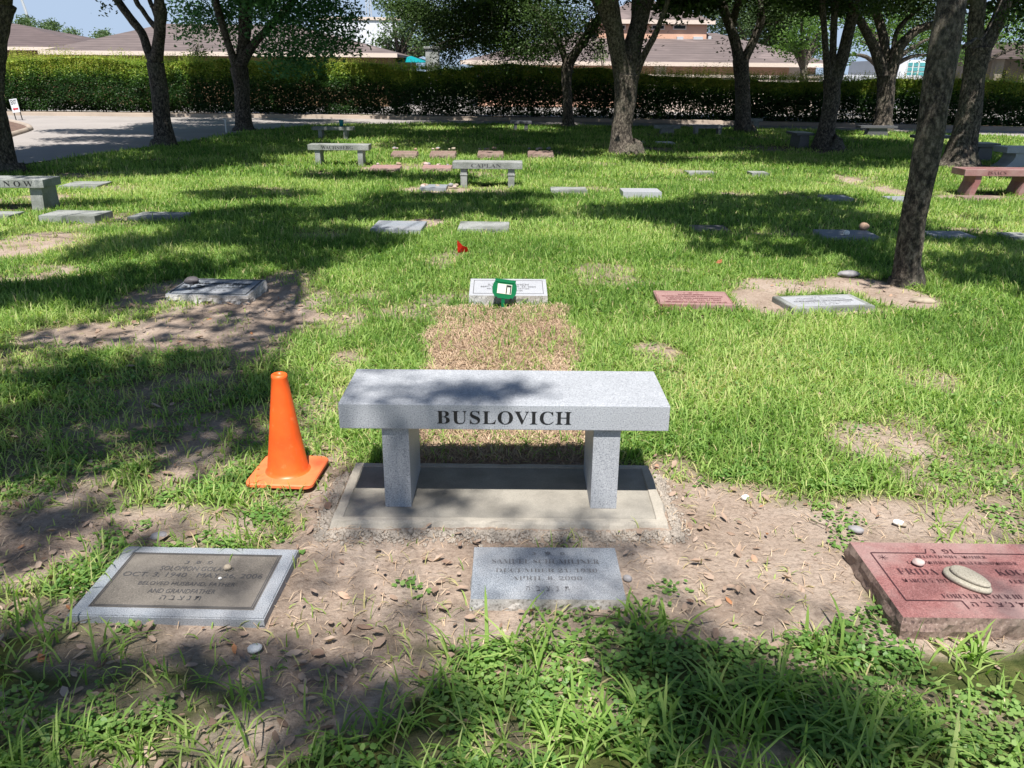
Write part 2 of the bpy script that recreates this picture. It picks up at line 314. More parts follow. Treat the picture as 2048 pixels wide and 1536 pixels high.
# road edge (grass side) and kerb line, from the photo
EDGE = np.array([G(*p) for p in [(-150, 352), (60, 331), (200, 307), (330, 292), (440, 272), (500, 262), (640, 250), (900, 247), (1200, 252), (1500, 257), (1750, 263), (1950, 270), (2150, 280)]])
EDGE = np.vstack([[-60, EDGE[0, 1] - 4], EDGE, [60, EDGE[-1, 1] - 5]])
def edge_y(x): return np.interp(x, EDGE[:, 0], EDGE[:, 1])
KERB = np.array([[-70, 35.5], [-22, 34.5], [-6.5, 34.2], [5.2, 32.9], [12, 31.2], [20, 28.6], [60, 15]])
def kerb_y(x): return np.interp(x, KERB[:, 0], KERB[:, 1])
def height(x, y):
    h = 0.028 * (fbm(x, y, 0.7, 21) - 0.5) + 0.012 * (vnoise(x, y, 5, 2) - .5) + 0.035 * straw_box(x, y)
    h = h + 0.012 * (fbm(x, y, 14, 4) - .5) * (y < 12)
    dx = np.maximum(np.maximum(-.672 - x, x - .592), 0); dy = np.maximum(np.maximum(2.685 - y, y - 3.18), 0)
    h = h + 0.024 * np.exp(-(np.hypot(dx, dy) / .06) ** 2)
    return h * np.clip((edge_y(x) - y) / 1.0, 0, 1)

def axis(lo, hi, fine_lo, fine_hi, step, grow):
    a = list(np.arange(fine_lo, fine_hi, step)); s = step; v = a[-1]
    while v < hi: s *= grow; v += s; a.append(v)
    s = step; v = a[0]; pre = []
    while v > lo: s *= grow; v -= s; pre.append(v)
    return np.array(pre[::-1] + a)
gx = axis(-400, 400, -3.2, 3.4, 0.03, 1.035); gy = axis(-60, 900, 1.2, 7.5, 0.03, 1.03)
X, Y_ = np.meshgrid(gx, gy); x, y = X.ravel(), Y_.ravel()
z = height(x, y)
V = np.stack([x, y, z], 1); nx, ny = len(gx), len(gy)
i = (np.arange(ny - 1)[:, None] * nx + np.arange(nx - 1)[None]).ravel()
me = arr_mesh('ground', V, np.stack([i, i + 1, i + nx + 1, i + nx], 1).ravel(), np.full(len(i), 4))
b_ = bare(x, y); lush = np.clip(1.15 - b_ * 1.5, 0, 1); stw = straw_box(x, y)
mul = ((y > kerb_y(x)) & (y < kerb_y(x) + 4)).astype(float)
for tx, ty, tr in ((2.5, 19.2, .9), (7.7, 21.1, .9), (-8.8, 14.4, .8), (8.9, 16.8, .7)): mul = np.maximum(mul, np.clip(1.6 - np.hypot((x - tx) / tr, (y - ty) / tr), 0, .8))
ca = me.attributes.new('cover', 'FLOAT_COLOR', 'POINT')
ca.data.foreach_set('color', np.stack([lush * (1 - stw), stw, mul, np.ones_like(x)], 1).astype(np.float32).ravel())
tag(link('ground', me, MT['ground'], smooth=True), kind='structure')

# road sheet, kerb, parking lot
def strip(name, xs, ylo, yhi, z, m, kind='structure'):
    n = len(xs); V = np.concatenate([np.stack([xs, ylo, np.full(n, z)], 1), np.stack([xs, yhi, np.full(n, z)], 1)])
    i = np.arange(n - 1); me = arr_mesh(name, V, np.stack([i, i + 1, i + n + 1, i + n], 1).ravel(), np.full(n - 1, 4))
    return tag(link(name, me, m), kind=kind)
xs = np.linspace(-60, 60, 240)
strip('road', xs, edge_y(xs), kerb_y(xs), 0.012, MT['road'])
bm = bmesh.new(); pr = None
for x_ in xs:
    y0 = float(kerb_y(x_)); q = [bm.verts.new((x_, y0 + dy, z)) for dy, z in ((0, 0), (0.03, 0.13), (0.28, 0.15), (0.3, 0))]
    if pr:
        for k in range(3): bm.faces.new((pr[k], q[k], q[k + 1], pr[k + 1]))
    pr = q
tag(link('kerb', bm_mesh('kerb', bm), MT['kerb']), kind='structure')
strip('parking_lot', xs, kerb_y(xs) + 4.2, np.full(len(xs), 75.0), 0.02, MT['lot'])

# ------------------------------------------------------------------ grass, weeds, straw, litter
def blades(name, x, y, L, wd, m, tint, seg=3, lean=0.5, label=None, cat=None, flat=None, zoff=0.0):
    n = len(x); z = height(x, y) + zoff; a = RNG.random(n) * 2 * np.pi; b = a + np.pi / 2 + RNG.normal(0, .3, n)
    ln = np.abs(RNG.normal(lean, 0.42, n)) if flat is None else flat
    rows = []; tl = []
    for k in range(seg + 1):
        t = k / seg; hz = L * t * np.cos(ln * (0.4 + 0.9 * t)); out = L * t * np.sin(ln * (0.4 + 0.9 * t)); w = wd * (1 - 0.15 * k) if k < seg else 0
        cxx = x + out * np.cos(a); cyy = y + out * np.sin(a); czz = z + np.maximum(hz, 0.002 + 0.004 * t) - (0.004 if k == 0 else 0)
        if k < seg:
            rows.append(np.stack([cxx - w / 2 * np.cos(b), cyy - w / 2 * np.sin(b), czz], 1)); rows.append(np.stack([cxx + w / 2 * np.cos(b), cyy + w / 2 * np.sin(b), czz], 1))
        else: rows.append(np.stack([cxx, cyy, czz], 1))
    V = np.stack(rows, 1); nv = V.shape[1]; o = np.arange(n)[:, None] * nv; lp = []; sz = []
    for k in range(seg - 1): lp.append(o + np.array([2 * k, 2 * k + 1, 2 * k + 3, 2 * k + 2])); sz.append(4)
    lp.append(o + np.array([2 * seg - 2, 2 * seg - 1, 2 * seg])); sz.append(3)
    loops = np.concatenate(lp, 1).ravel(); sizes = np.tile(sz, n)
    return V.reshape(-1, 3), loops, sizes, np.repeat(tint, nv)
def join(name, parts, m, label=None, cat=None, kind='stuff', parent=None, smooth=False):
    Vs, Ls, Ss, Ts = [], [], [], []; o = 0
    for V, l, s, t in parts: Vs.append(V); Ls.append(l + o); Ss.append(s); Ts.append(t); o += len(V)
    me = arr_mesh(name, np.concatenate(Vs), np.concatenate(Ls), np.concatenate(Ss), np.concatenate(Ts))
    ob = link(name, me, m, parent, smooth=smooth)
    return tag(ob, label, cat, None, kind if not parent else None)
STONES = []                                                   # (cx, cy, w, d, yaw): no grass grows through these
def scatter(y0, y1, dens, wx=0.72, pad=1.9):
    area = wx * (y1 ** 2 - y0 ** 2) + 2 * pad * (y1 - y0); n = int(area * dens)
    u = RNG.random(n * 2); yy = y0 + (y1 - y0) * RNG.random(n * 2); hw = wx * yy + pad
    k = RNG.random(n * 2) < hw / (wx * y1 + pad); yy = yy[k][:n]; u = u[k][:n]; xx = (u * 2 - 1) * (wx * yy + pad); return xx, yy
def clear(x, y, m=0.0):
    ok = np.ones(len(x), bool)
    for cx, cy, w, d, a in STONES:
        dx, dy = x - cx, y - cy; c, s = math.cos(-a), math.sin(-a); u = dx * c - dy * s; v = dx * s + dy * c
        ok &= ~((np.abs(u) < w / 2 + m) & (np.abs(v) < d / 2 + m))
    return ok
TREES_XY = [(-8.9, 14.4, .45), (-8.3, 20.3, .3), (-8.2, 26.1, .35), (1.9, 29.5, .3), (2.5, 19.2, .4), (7.4, 27.8, .35), (7.7, 21.1, .4), (12.5, 29.1, .4), (8.9, 16.8, .45), (3.3, 6.8, .2)]
def grass():
    parts = []
    for y0, y1, dens, L, w, seg in ((0.6, 3.0, 5200, .080, .0055, 3), (3.0, 5.5, 5600, .072, .0062, 3), (5.5, 9, 3600, .07, .0078, 3), (9, 14, 1700, .075, .0105, 2), (14, 21, 700, .095, .015, 2), (21, 33.8, 300, .10, .024, 2)):
        x, y = scatter(y0, y1, dens); b = bare(x, y); n = fbm(x, y, 1.6, 60)
        near = np.clip((2.55 - y) / 0.5, 0, 1)                 # foreground: taller sparse clumps among weeds
        clump = np.clip((vnoise(x, y, 7, 13) - 0.52) * 5, 0, 1)
        left = np.clip((-0.9 - x) / 0.5, 0, 1) * (y < 5.2) * (y > 2.6)
        p = np.clip(1.05 - b * 1.25, 0.0, 1) ; p = p * (1 - near) + p * near * (0.02 + 0.34 * clump * (0.12 + .88 * np.clip((x + .3) / .5, 0, 1))) * 0.5
        p = p * (1 - 0.55 * left * (1 - clump)); p = np.maximum(p, 0.05 * (vnoise(x, y, 9, 3) > .6)); p = np.maximum(p, .12 * near * (x < .1) * (vnoise(x, y, 5, 23) > .42) * (y < 2.25))
        p = p * (1 - np.clip(straw_box(x, y) * 1.0, 0, .965)) + (straw_box(x, y) > .5) * .14 * (vnoise(x, y, 6, 44) > .62); p = np.maximum(p, (straw_box(x, y) > .5) * 0.25 * ((y > 5.4) | (y < 3.5)) )
        k = (RNG.random(len(x)) < p) & (y < edge_y(x) - 0.05) & clear(x, y, 0.0)
        for tx, ty, r in TREES_XY: k &= np.hypot(x - tx, y - ty) > r * 0.9
        x, y, b, n, cl, nr = x[k], y[k], b[k], n[k], clump[k], near[k]
        Ls = L * (0.55 + 0.75 * RNG.random(len(x))) * (0.75 + 0.6 * n) * (1 - 0.45 * np.clip(b, 0, 1)) * (1 + 0.55 * nr * cl)
        Ls *= np.where(RNG.random(len(x)) < .03, 1.6, 1)
        t = np.clip(0.42 + 1.0 * (fbm(x, y, .8, 77) - .5) + RNG.normal(0, .2, len(x)) + 0.22 * b, 0, .9)
        t = np.where(RNG.random(len(x)) < 0.035 + 0.2 * b, 0.9 + .1 * RNG.random(len(x)), t)
        parts.append(blades('g', x, y, Ls, w * (0.7 + .6 * RNG.random(len(x))), None, t, seg, 0.8))
    # tufts: blades fanning out of one crown, as St Augustine and crab grass grow
    tufts = [G(*p) for p in [(350, 985), (390, 995), (440, 985), (1280, 1260), (1330, 1265), (960, 1345), (980, 1400), (1150, 1440), (1300, 1440), (1430, 1420), (1500, 1470), (1560, 1400), (1700, 1470), (1850, 1500), (1200, 1500), (60, 1500), (30, 1420), (700, 1480), (860, 1370), (190, 1350), (100, 700), (400, 800), (330, 830), (480, 760), (450, 880), (520, 720), (1640, 1310), (1950, 1310), (1740, 980), (1900, 1000), (1430, 940), (1650, 930), (900, 1480), (1080, 1310), (500, 1400), (380, 1450), (1980, 520), (2010, 540), (1900, 530), (240, 1490), (640, 1420), (820, 1440), (1380, 1500)]]
    xs_, ys_, Ls_, ts_, ws_ = [], [], [], [], []
    nbig = len(tufts)
    for _ in range(330):
        px, py = RNG.random() * 2200 - 70, 1270 + RNG.random() * 380 if RNG.random() < .42 else 700 + RNG.random() * 600
        g = G(px, py)
        if bare(np.array([g[0]]), np.array([g[1]]))[0] < RNG.random() * 0.9: tufts.append(g)
    for qi, (gx_, gy_) in enumerate(tufts):
        k = int(5 + RNG.random() * 12); r = 0.02 + .03 * RNG.random(); s = 0.07 + 0.08 * RNG.random() * (1.3 if gy_ < 2.4 else 0.7)
        if qi < nbig and gy_ < 2.5 and gx_ > 0: k += 14; s *= 1.2; r *= 1.4
        ws_.append(np.full(k, 1.7 if qi < nbig and gy_ < 2.5 and gx_ > 0 else 1.0)); xs_.append(gx_ + RNG.normal(0, r, k)); ys_.append(gy_ + RNG.normal(0, r, k)); Ls_.append(s * (.5 + .8 * RNG.random(k))); ts_.append(np.clip(0.35 + .3 * RNG.random() + RNG.normal(0, .1, k), 0, .88))
    x, y, L, t, wf = map(np.concatenate, (xs_, ys_, Ls_, ts_, ws_)); k = clear(x, y) & (straw_box(x, y) < .5); x, y, L, t, wf = x[k], y[k], L[k], t[k], wf[k]
    parts.append(blades('g', x, y, L, .006 * wf + .004 * RNG.random(len(x)), None, t, 4, 0.85))
    join('grass', parts, MT['grass'], 'long green lawn grass with blades in tufts', 'grass')
def rosettes(x, y, L, wd, up, tint):                            # small oval leaves on short stalks
    n = len(x); a = RNG.random(n) * 2 * np.pi; e = np.abs(RNG.normal(0.25, .3, n)); h = height(x, y) + up
    d = np.stack([np.cos(a) * np.cos(e), np.sin(a) * np.cos(e), np.sin(e)], 1); s = np.stack([-np.sin(a), np.cos(a), RNG.normal(0, .35, n)], 1)
    c = np.stack([x, y, h], 1); P = []
    for u, v in ((0, 0), (.3, .5), (.7, .45), (1, 0), (.7, -.45), (.3, -.5)): P.append(c + d * (L * u)[:, None] + s * (wd * v)[:, None] - np.array([0, 0, 1]) * (L * .25 * u * u)[:, None])
    V = np.stack(P, 1); return V.reshape(-1, 3), (np.arange(n)[:, None] * 6 + np.arange(6)).ravel(), np.full(n, 6), np.repeat(tint, 6)
def weeds():
    parts = []
    for y0, y1, dens, L in ((0.6, 3.2, 7500, .018), (3.2, 6.8, 1900, .019), (6.8, 12, 500, .03)):
        x, y = scatter(y0, y1, dens); b = bare(x, y); w = vnoise(x, y, 4.5, 31) * .6 + vnoise(x, y, 11, 35) * .4
        left = np.clip((-0.8 - x) / 0.5, 0, 1); near = np.clip((2.6 - y) / .4, 0, 1)
        thr = 0.54 - 0.11 * near * np.clip((x + .6) / .6, 0, 1) - 0.08 * left * (y < 5.5) + 0.25 * (y > 5) + 0.16 * b
        k = (w > thr) & (RNG.random(len(x)) < 1.1 - .75 * b) & clear(x, y, .005) & (y < edge_y(x) - .1) & (straw_box(x, y) < .4)
        x, y, b = x[k], y[k], b[k]; x = x + RNG.normal(0, .01, len(x))
        t = np.clip(.2 + .7 * fbm(x, y, 3, 50) + RNG.normal(0, .15, len(x)), 0, 1)
        parts.append(rosettes(x, y, L * (.6 + .8 * RNG.random(len(x))), L * .75 * (.7 + .6 * RNG.random(len(x))), (.004 + .035 * RNG.random(len(x))) * (1 - .6 * b), t))
    join('clover_weeds', parts, MT['weed'], 'low clover like weeds with small round leaves', 'weeds')
def straw():
    n = 19000; x = -0.62 + 1.25 * RNG.random(n); y = 3.2 + 2.72 * RNG.random(n); k = (straw_box(x, y) > RNG.random(n) * .9) & clear(x, y); x, y = x[k], y[k]
    t = np.clip(RNG.normal(.5, .25, len(x)) + .6 * (fbm(x, y, 3, 8) - .5), 0, 1)
    a = blades('s', x, y, .035 + .05 * RNG.random(len(x)), .0028 + .002 * RNG.random(len(x)), None, t, 2, 1.2, flat=1.0 + .45 * RNG.random(len(x)), zoff=.004)
    x2, y2 = scatter(1.2, 5.0, 500); b = bare(x2, y2); k = (b > .35 * RNG.random(len(x2)) + .1) & clear(x2, y2); x2, y2 = x2[k], y2[k]
    b2 = blades('s', x2, y2, .02 + .05 * RNG.random(len(x2)), .0022 + .001 * RNG.random(len(x2)), None, np.clip(RNG.normal(.6, .25, len(x2)), 0, 1), 2, 1.3, flat=1.2 + .25 * RNG.random(len(x2)), zoff=.003)
    join('dry_straw', [a, b2], MT['straw'], 'tan dead sod and straw over the settled grave', 'straw')
def litter():
    x, y = scatter(1.0, 6.8, 330); b = bare(x, y); d = vnoise(x, y, 2.3, 90)
    k = (RNG.random(len(x)) < np.clip(.25 + .5 * b, 0, 1) * (0.35 + 1.5 * np.clip(d - .35, 0, 1)) * np.where(y < 2.9, .9, .35) * np.where(x < .1, 1.5, .6) * np.where((y < 2.3) & (x < .2), 2.2, 1)) & clear(x, y, .01) & (straw_box(x, y) < .5); x, y = x[k], y[k]; n = len(x)
    a = RNG.random(n) * 6.28; L = .018 + .04 * RNG.random(n) ** 1.4; wd = L * (.33 + .2 * RNG.random(n)); cu = RNG.normal(0.1, .35, n); z = height(x, y) + .006 + .012 * RNG.random(n)
    tilt = RNG.normal(0, .25, n); d3 = np.stack([np.cos(a), np.sin(a), tilt], 1); s3 = np.stack([-np.sin(a), np.cos(a), RNG.normal(0, .3, n)], 1); c = np.stack([x, y, z], 1)
    P = []
    for u, v in ((-.5, 0), (-.25, .8), (.15, 1), (.5, 0), (.15, -1), (-.25, -.8), (0, 0)):
        P.append(c + d3 * (L * u)[:, None] + s3 * (wd * .5 * v)[:, None] + np.array([0, 0, 1]) * (cu * L * (u * u + .35 * v * v))[:, None])
    V = np.stack(P, 1); q = np.array([0, 1, 6, 1, 2, 6, 2, 3, 6, 3, 4, 6, 4, 5, 6, 5, 0, 6])
    join('leaf_litter', [(V.reshape(-1, 3), (np.arange(n)[:, None] * 7 + q).ravel(), np.full(n * 6, 3), np.repeat(np.clip(RNG.normal(.5, .25, n), 0, 1), 7))], MT['litter'], 'brown fallen oak leaves lying on the soil', 'leaf litter')

# ------------------------------------------------------------------ stones
def slab_mesh(name, w, d, h, tilt=0.0, rough=0.0, front_h=None, seed=0, bev=0.004, lip=0.012):
    # block with a flat top (tilted by tilt along y) and split-faced sides
    nx_, ny_, nz_ = (int(w / .02), int(d / .02), 6) if rough else (1, 1, 1)
    bm = bmesh.new(); hf = h if front_h is None else front_h
    def top(v): return hf + (h - hf) * (v + d / 2) / d + 0
    def P(u, v, t):
        zt = top(v); z = -0.06 + (zt + 0.06) * t; e = 0
        if rough and t < .999:
            e = rough * (0.4 + 0.9 * mnoise.noise(Vector((u * 14 + seed, v * 14, z * 22))) + .7 * mnoise.noise(Vector((u * 45 + seed, v * 45, z * 50)))) * min(1, (1 - t) * 4)
        nu = (1 if u > w / 2 - 1e-5 else -1 if u < -w / 2 + 1e-5 else 0); nv = (1 if v > d / 2 - 1e-5 else -1 if v < -d / 2 + 1e-5 else 0)
        return (u + nu * e, v + nv * e, z)
    per = [(-w / 2 + w * i / nx_, -d / 2) for i in range(nx_)] + [(w / 2, -d / 2 + d * i / ny_) for i in range(ny_)] + [(w / 2 - w * i / nx_, d / 2) for i in range(nx_)] + [(-w / 2, d / 2 - d * i / ny_) for i in range(ny_)]
    rings = [[bm.verts.new(P(u, v, k / nz_)) for u, v in per] for k in range(nz_ + 1)]
    for a, b in zip(rings, rings[1:]):
        for k in range(len(per)): bm.faces.new((a[k], a[(k + 1) % len(per)], b[(k + 1) % len(per)], b[k]))
    side = list(bm.faces); t = bm.faces.new(rings[-1]); bm.faces.new(rings[0][::-1])
    if not rough: bmesh.ops.bevel(bm, geom=list(t.edges), offset=bev, segments=2, affect='EDGES')
    me = bm_mesh(name, bm); return me
def marker(px, py, w, d, h, yaw=0.0, topm='granold', sidem=None, rough=0.0, label='', name='grave_marker', group=None, front_h=None, ins=None, inkm='ink2', panel=None, panelm=None, at=None, cat='grave marker', slope=None):
    x, y = at if at else G(px, py, h); seed = random.random() * 90
    STONES.append((x, y, w, d, yaw))
    body = slab_mesh('grave_marker', w, d, h, rough=rough, front_h=front_h, seed=seed)
    root = empty(name, (x, y, 0), yaw, label, cat, group)
    ob = link('stone', body, MT[sidem or topm], root)
    if sidem:
        body.materials.append(MT[topm])
        for f in body.polygons:
            if f.normal.z > .6 and f.area > w * d * .3: f.material_index = 1
    hf = h if front_h is None else front_h; sl_ = (h - hf) / d
    def T(lift): return lambda u, v: Vector((u, v, hf + sl_ * (v + d / 2) + lift))
    if panel:
        bm = bmesh.new(); pw, pd = panel; t = T(.0012)
        bm.faces.new([bm.verts.new(t(*p)) for p in ((-pw / 2, -pd / 2), (pw / 2, -pd / 2), (pw / 2, pd / 2), (-pw / 2, pd / 2))])
        link('panel', bm_mesh('panel', bm), MT[panelm], root)
    if ins:
        bm = bmesh.new(); ins(bm, T(.0026)); link('inscription', bm_mesh('inscription', bm), MT[inkm], root)
    return root
def pebble_mesh(a, b, c, seed):
    bm = bmesh.new(); bmesh.ops.create_icosphere(bm, subdivisions=3, radius=1)
    for v in bm.verts:
        n = 1 + .16 * mnoise.noise(v.co * 1.3 + Vector((seed, 0, 0))) + .04 * mnoise.noise(v.co * 4 + Vector((seed, 0, 0))); v.co = Vector((v.co.x * a * n, v.co.y * b * n, v.co.z * c * n))
    return bm_mesh('pebble', bm)
MT['pebgrey'] = plain('grey_pebble', (0.24, 0.23, 0.24), .7, .25, 30); MT['pebdark'] = plain('dark_pebble', (0.085, 0.075, 0.08), .6, .3, 20)
MT['pebpink'] = plain('pink_pebble', (0.42, 0.32, 0.30), .8, .2, 30); MT['pebtan'] = plain('tan_pebble', (0.30, 0.25, 0.19), .8, .25, 20); MT['pebwhite'] = plain('white_pebble', (0.75, 0.73, 0.70), .8, .12, 30, bmp=.5)
MT['pebbrown'] = plain('brown_pebble', (0.30, 0.20, 0.14), .8, .25, 20)
def pebble(px, py, z, a, b, c, m, label, yaw=0.0, group=None, at=None, cat='stone', nm='pebble'):
    x, y = at if at else G(px, py, z + c * .6)
    o = link(nm, pebble_mesh(a, b, c, random.random() * 50), MT[m], None, (x, y, z + c * .82), (random.uniform(-.1, .1), random.uniform(-.1, .1), yaw), True)
    return tag(o, label, cat, group)

# inscriptions
def ins_left(bm, T):
    frame_bm(bm, -.260, .260, -.155, .155, .004, T); frame_bm(bm, -.253, .253, -.148, .148, .0025, T)
    text_bm(bm, NU, .014, .017, -.05, .1, T, False); text_bm(bm, PE, .016, .017, .03, .1, T, False); star_bm(bm, -.01, .1, .011, T)
    text_bm(bm, 'SOLOMON GOLAND', .25, .026, 0, .062, T, False)
    text_bm(bm, 'OCT. 3, 1940   MAY 26, 2006', .47, .030, 0, .022, T, False)
    text_bm(bm, 'BELOVED HUSBAND, FATHER', .32, .024, 0, -.028, T, False); text_bm(bm, 'AND GRANDFATHER', .22, .024, 0, -.068, T, False)
    text_bm(bm, f'{HE} {BE} {TS} {NU} {TA}', .13, .022, .01, -.104, T, False)
def ins_mid(bm, T):
    text_bm(bm, NU, .012, .016, -.04, .112, T, False); text_bm(bm, PE, .014, .016, .06, .112, T, False); star_bm(bm, .01, .114, .012, T)
    text_bm(bm, 'SAMUEL SCHUMILINER', .37, .027, 0, .062, T, True, -.014); text_bm(bm, 'DECEMBER 21, 1930', .345, .025, 0, .006, T, True, -.014)
    text_bm(bm, 'APRIL 8, 2000', .235, .025, 0, -.040, T, True, -.014); text_bm(bm, f'{HE}   {BE}   {TS}   {NU}   {TA}', .14, .024, 0, -.098, T, False)
def ins_right(bm, T):
    t = .004
    for p, q in (((-.285, .145), (-.095, .145)), ((-.095, .145), (-.085, .172)), ((.0, .172), (-.0, .145)), ((0, .145), (.285, .145)), ((-.285, .145), (-.285, -.130)), ((.285, .145), (.285, -.130)), ((-.285, -.130), (-.11, -.130)), ((-.11, -.130), (-.108, -.172)), ((.105, -.172), (.1, -.130)), ((.1, -.130), (.285, -.130))): line_bm(bm, p, q, t, T)
    text_bm(bm, NU, .012, .024, -.065, .158, T, False); text_bm(bm, PE, .020, .024, -.022, .158, T, False)
    text_bm(bm, 'BELOVED WIFE, MOTHER', .24, .02, -.02, .122, T, True, -.016); text_bm(bm, 'GRANDMOTHER & GREAT GRANDMOTHER', .37, .019, 0, .086, T, True, -.016)
    text_bm(bm, 'FRIDA', .13, .035, -.175, .032, T, True, -.014); text_bm(bm, 'KOGAN', .15, .035, .16, .032, T, True, -.014)
    text_bm(bm, 'MARCH 5, 1914', .16, .024, -.17, -.022, T, True, -.016); text_bm(bm, 'FEB 28, 2005', .14, .024, .17, -.022, T, True, -.016)
    text_bm(bm, 'FOREVER IN OUR HEARTS', .32, .024, 0, -.105, T, True, -.016); text_bm(bm, f"{HE} '{BE} '{TS} '{NU} '{TA}", .17, .026, -.003, -.145, T, False)
    for k in range(9):
        a = k * .7; line_bm(bm, (-.255, .115), (-.255 + .018 * math.cos(a), .115 + .018 * math.sin(a)), .0015, T)
        line_bm(bm, (.245, .115), (.245 + .018 * math.cos(a), .115 + .018 * math.sin(a)), .0015, T)
def ins_helen(bm, T):
    frame_bm(bm, -.295, .295, -.19, .19, .009, T)
    text_bm(bm, NU, .014, .018, -.03, .115, T, False); text_bm(bm, PE, .016, .018, .04, .115, T, False); star_bm(bm, .005, .115, .014, T)
    text_bm(bm, 'HELEN PHILLIPS SMOLEN', .44, .040, .02, .075, T, True, .03)
    text_bm(bm, 'OCT. 21, 1918   FEB. 02, 2003', .34, .026, .06, .028, T, False, .03); text_bm(bm, 'LOVING WIFE AND MOTHER', .32, .024, .06, -.012, T, False, .03)
    text_bm(bm, 'Beloved Mother, Grandmother and Friend', .36, .020, .05, -.045, T, False); text_bm(bm, f'{HE}  {BE}  {TS}  {NU}  {TA}', .16, .024, .02, -.092, T, False)
    for p, q in (((-.17, -.10), (-.21, .0)), ((-.17, -.10), (-.14, .0)), ((-.19, -.05), (-.24, -.02)), ((-.16, -.05), (-.11, -.03)), ((-.21, 0), (-.2, .05))): line_bm(bm, p, q, .006, T)
    for c in ((-.21, .03), (-.2, .06), (-.15, .02), (-.115, .005), (-.245, -.005), (-.13, -.03), (-.24, -.045), (-.2, -.08), (-.135, -.075), (-.105, -.02)):
        vs = [bm.verts.new(T(c[0] + .017 * math.cos(a * math.pi / 3) * (1 if a % 3 else 1.4), c[1] + .012 * math.sin(a * math.pi / 3)) + Vector((0, 0, .0003))) for a in range(6)]; bm.faces.new(vs)
def ins_ilya(bm, T):
    frame_bm(bm, -.265, .265, -.135, .135, .004, T); star_bm(bm, -.01, .09, .014, T); text_bm(bm, NU, .014, .018, -.05, .09, T, False); text_bm(bm, PE, .014, .018, .03, .09, T, False)
    text_bm(bm, 'ILYA BUSLOVICH', .31, .034, 0, .045, T, False); text_bm(bm, 'SEPT. 21, 1946    NOV. 23, 2024', .42, .026, 0, .0, T, False)
    text_bm(bm, 'BELOVED HUSBAND, FATHER', .32, .02, 0, -.04, T, False); text_bm(bm, 'AND GRANDFATHER', .22, .02, 0, -.078, T, False)
def ins_rose(bm, T):
    frame_bm(bm, -.27, .27, -.145, .145, .003, T); star_bm(bm, 0, .12, .018, T); text_bm(bm, NU, .012, .018, -.05, .12, T, False); text_bm(bm, PE, .012, .018, .05, .12, T, False)
    for k, (s, w) in enumerate((('IN LOVING MEMORY', .2), ('BELOVED WIFE, MOTHER & GRANDMOTHER', .46), ('A BRAVE AND LOVING HEART', .42), ('AUG. 24, 1917   JAN. 21, 2007', .4), ('HER MEMORY LIVES WITH ALL OF US', .46))): text_bm(bm, s, w, .029, 0, .075 - .050 * k, T, False, .03)
def ins_gard(bm, T):
    star_bm(bm, 0, .115, .013, T); text_bm(bm, NU, .012, .016, -.03, .115, T, False); text_bm(bm, PE, .012, .016, .03, .115, T, False)
    text_bm(bm, '\u05D0\u05DC\u05DB\u05E1\u05E0\u05D3\u05E8  \u05D1\u05DF  \u05D9\u05E9\u05E8\u05D0\u05DC', .34, .024, 0, .078, T, False)
    text_bm(bm, 'BELOVED HUSBAND, FATHER & GRANDFATHER', .4, .016, 0, .04, T, False); text_bm(bm, 'ALEXANDER (AL) GARDNER', .48, .040, 0, -.006, T, True, .02)
    text_bm(bm, 'MAY 14, 1910   JAN. 2, 1997', .4, .022, 0, -.052, T, False); text_bm(bm, f'{HE} {BE} {TS} {NU} {TA}', .15, .022, 0, -.095, T, False)

marker(0, 0, .615, .40, .030, math.radians(-1.2), 'granblue', None, 0, 'grey bordered flat marker with dark weathered panel, left of the concrete pad', ins=ins_left, panel=(.525, .315), panelm='granpanel', at=(-1.062, 2.318))
marker(0, 0, .50, .31, .034, math.radians(.3), 'granblue', 'rough_grey', .008, 'small plain blue grey marker on bare soil right in front of the concrete pad', inkm='inkfaint', ins=ins_mid, at=(.122, 2.375))
marker(0, 0, .66, .43, .075, math.radians(-.3), 'granred', 'rough_red', .012, 'large red granite marker with black line border, loaded with a big stone and pebble', ins=ins_right, inkm='inkred', at=(1.525, 2.30))
marker(0, 0, .62, .42, .085, math.radians(-3), 'granblue', 'rough_grey', .018, 'blue grey marker with engraved rose and dark stone on its corner, left bare patch', ins=ins_helen, inkm='ink', at=(-2.275, 6.16), front_h=.062)
marker(0, 0, .585, .34, .125, math.radians(.5), 'granwhite', 'rough_grey', .006, 'thick pale sloped marker behind the green name stake at the head of the grave', ins=ins_ilya, inkm='ink2', at=(-.035, 6.12), front_h=.078)
marker(0, 0, .555, .37, .06, math.radians(-2), 'granpink', 'granred', 0, 'rose red marker with faint lettering in the grass right of the green stake', ins=ins_rose, inkm='inkpink', at=(1.36, 6.03), front_h=.05)
marker(0, 0, .64, .36, .04, math.radians(8.5), 'granold', None, 0, 'grey marker with bleached white panel on soil beside the leaning trunk', ins=ins_gard, inkm='inkfaint', panel=(.55, .28), panelm='granwhite', at=(2.34, 6.02))
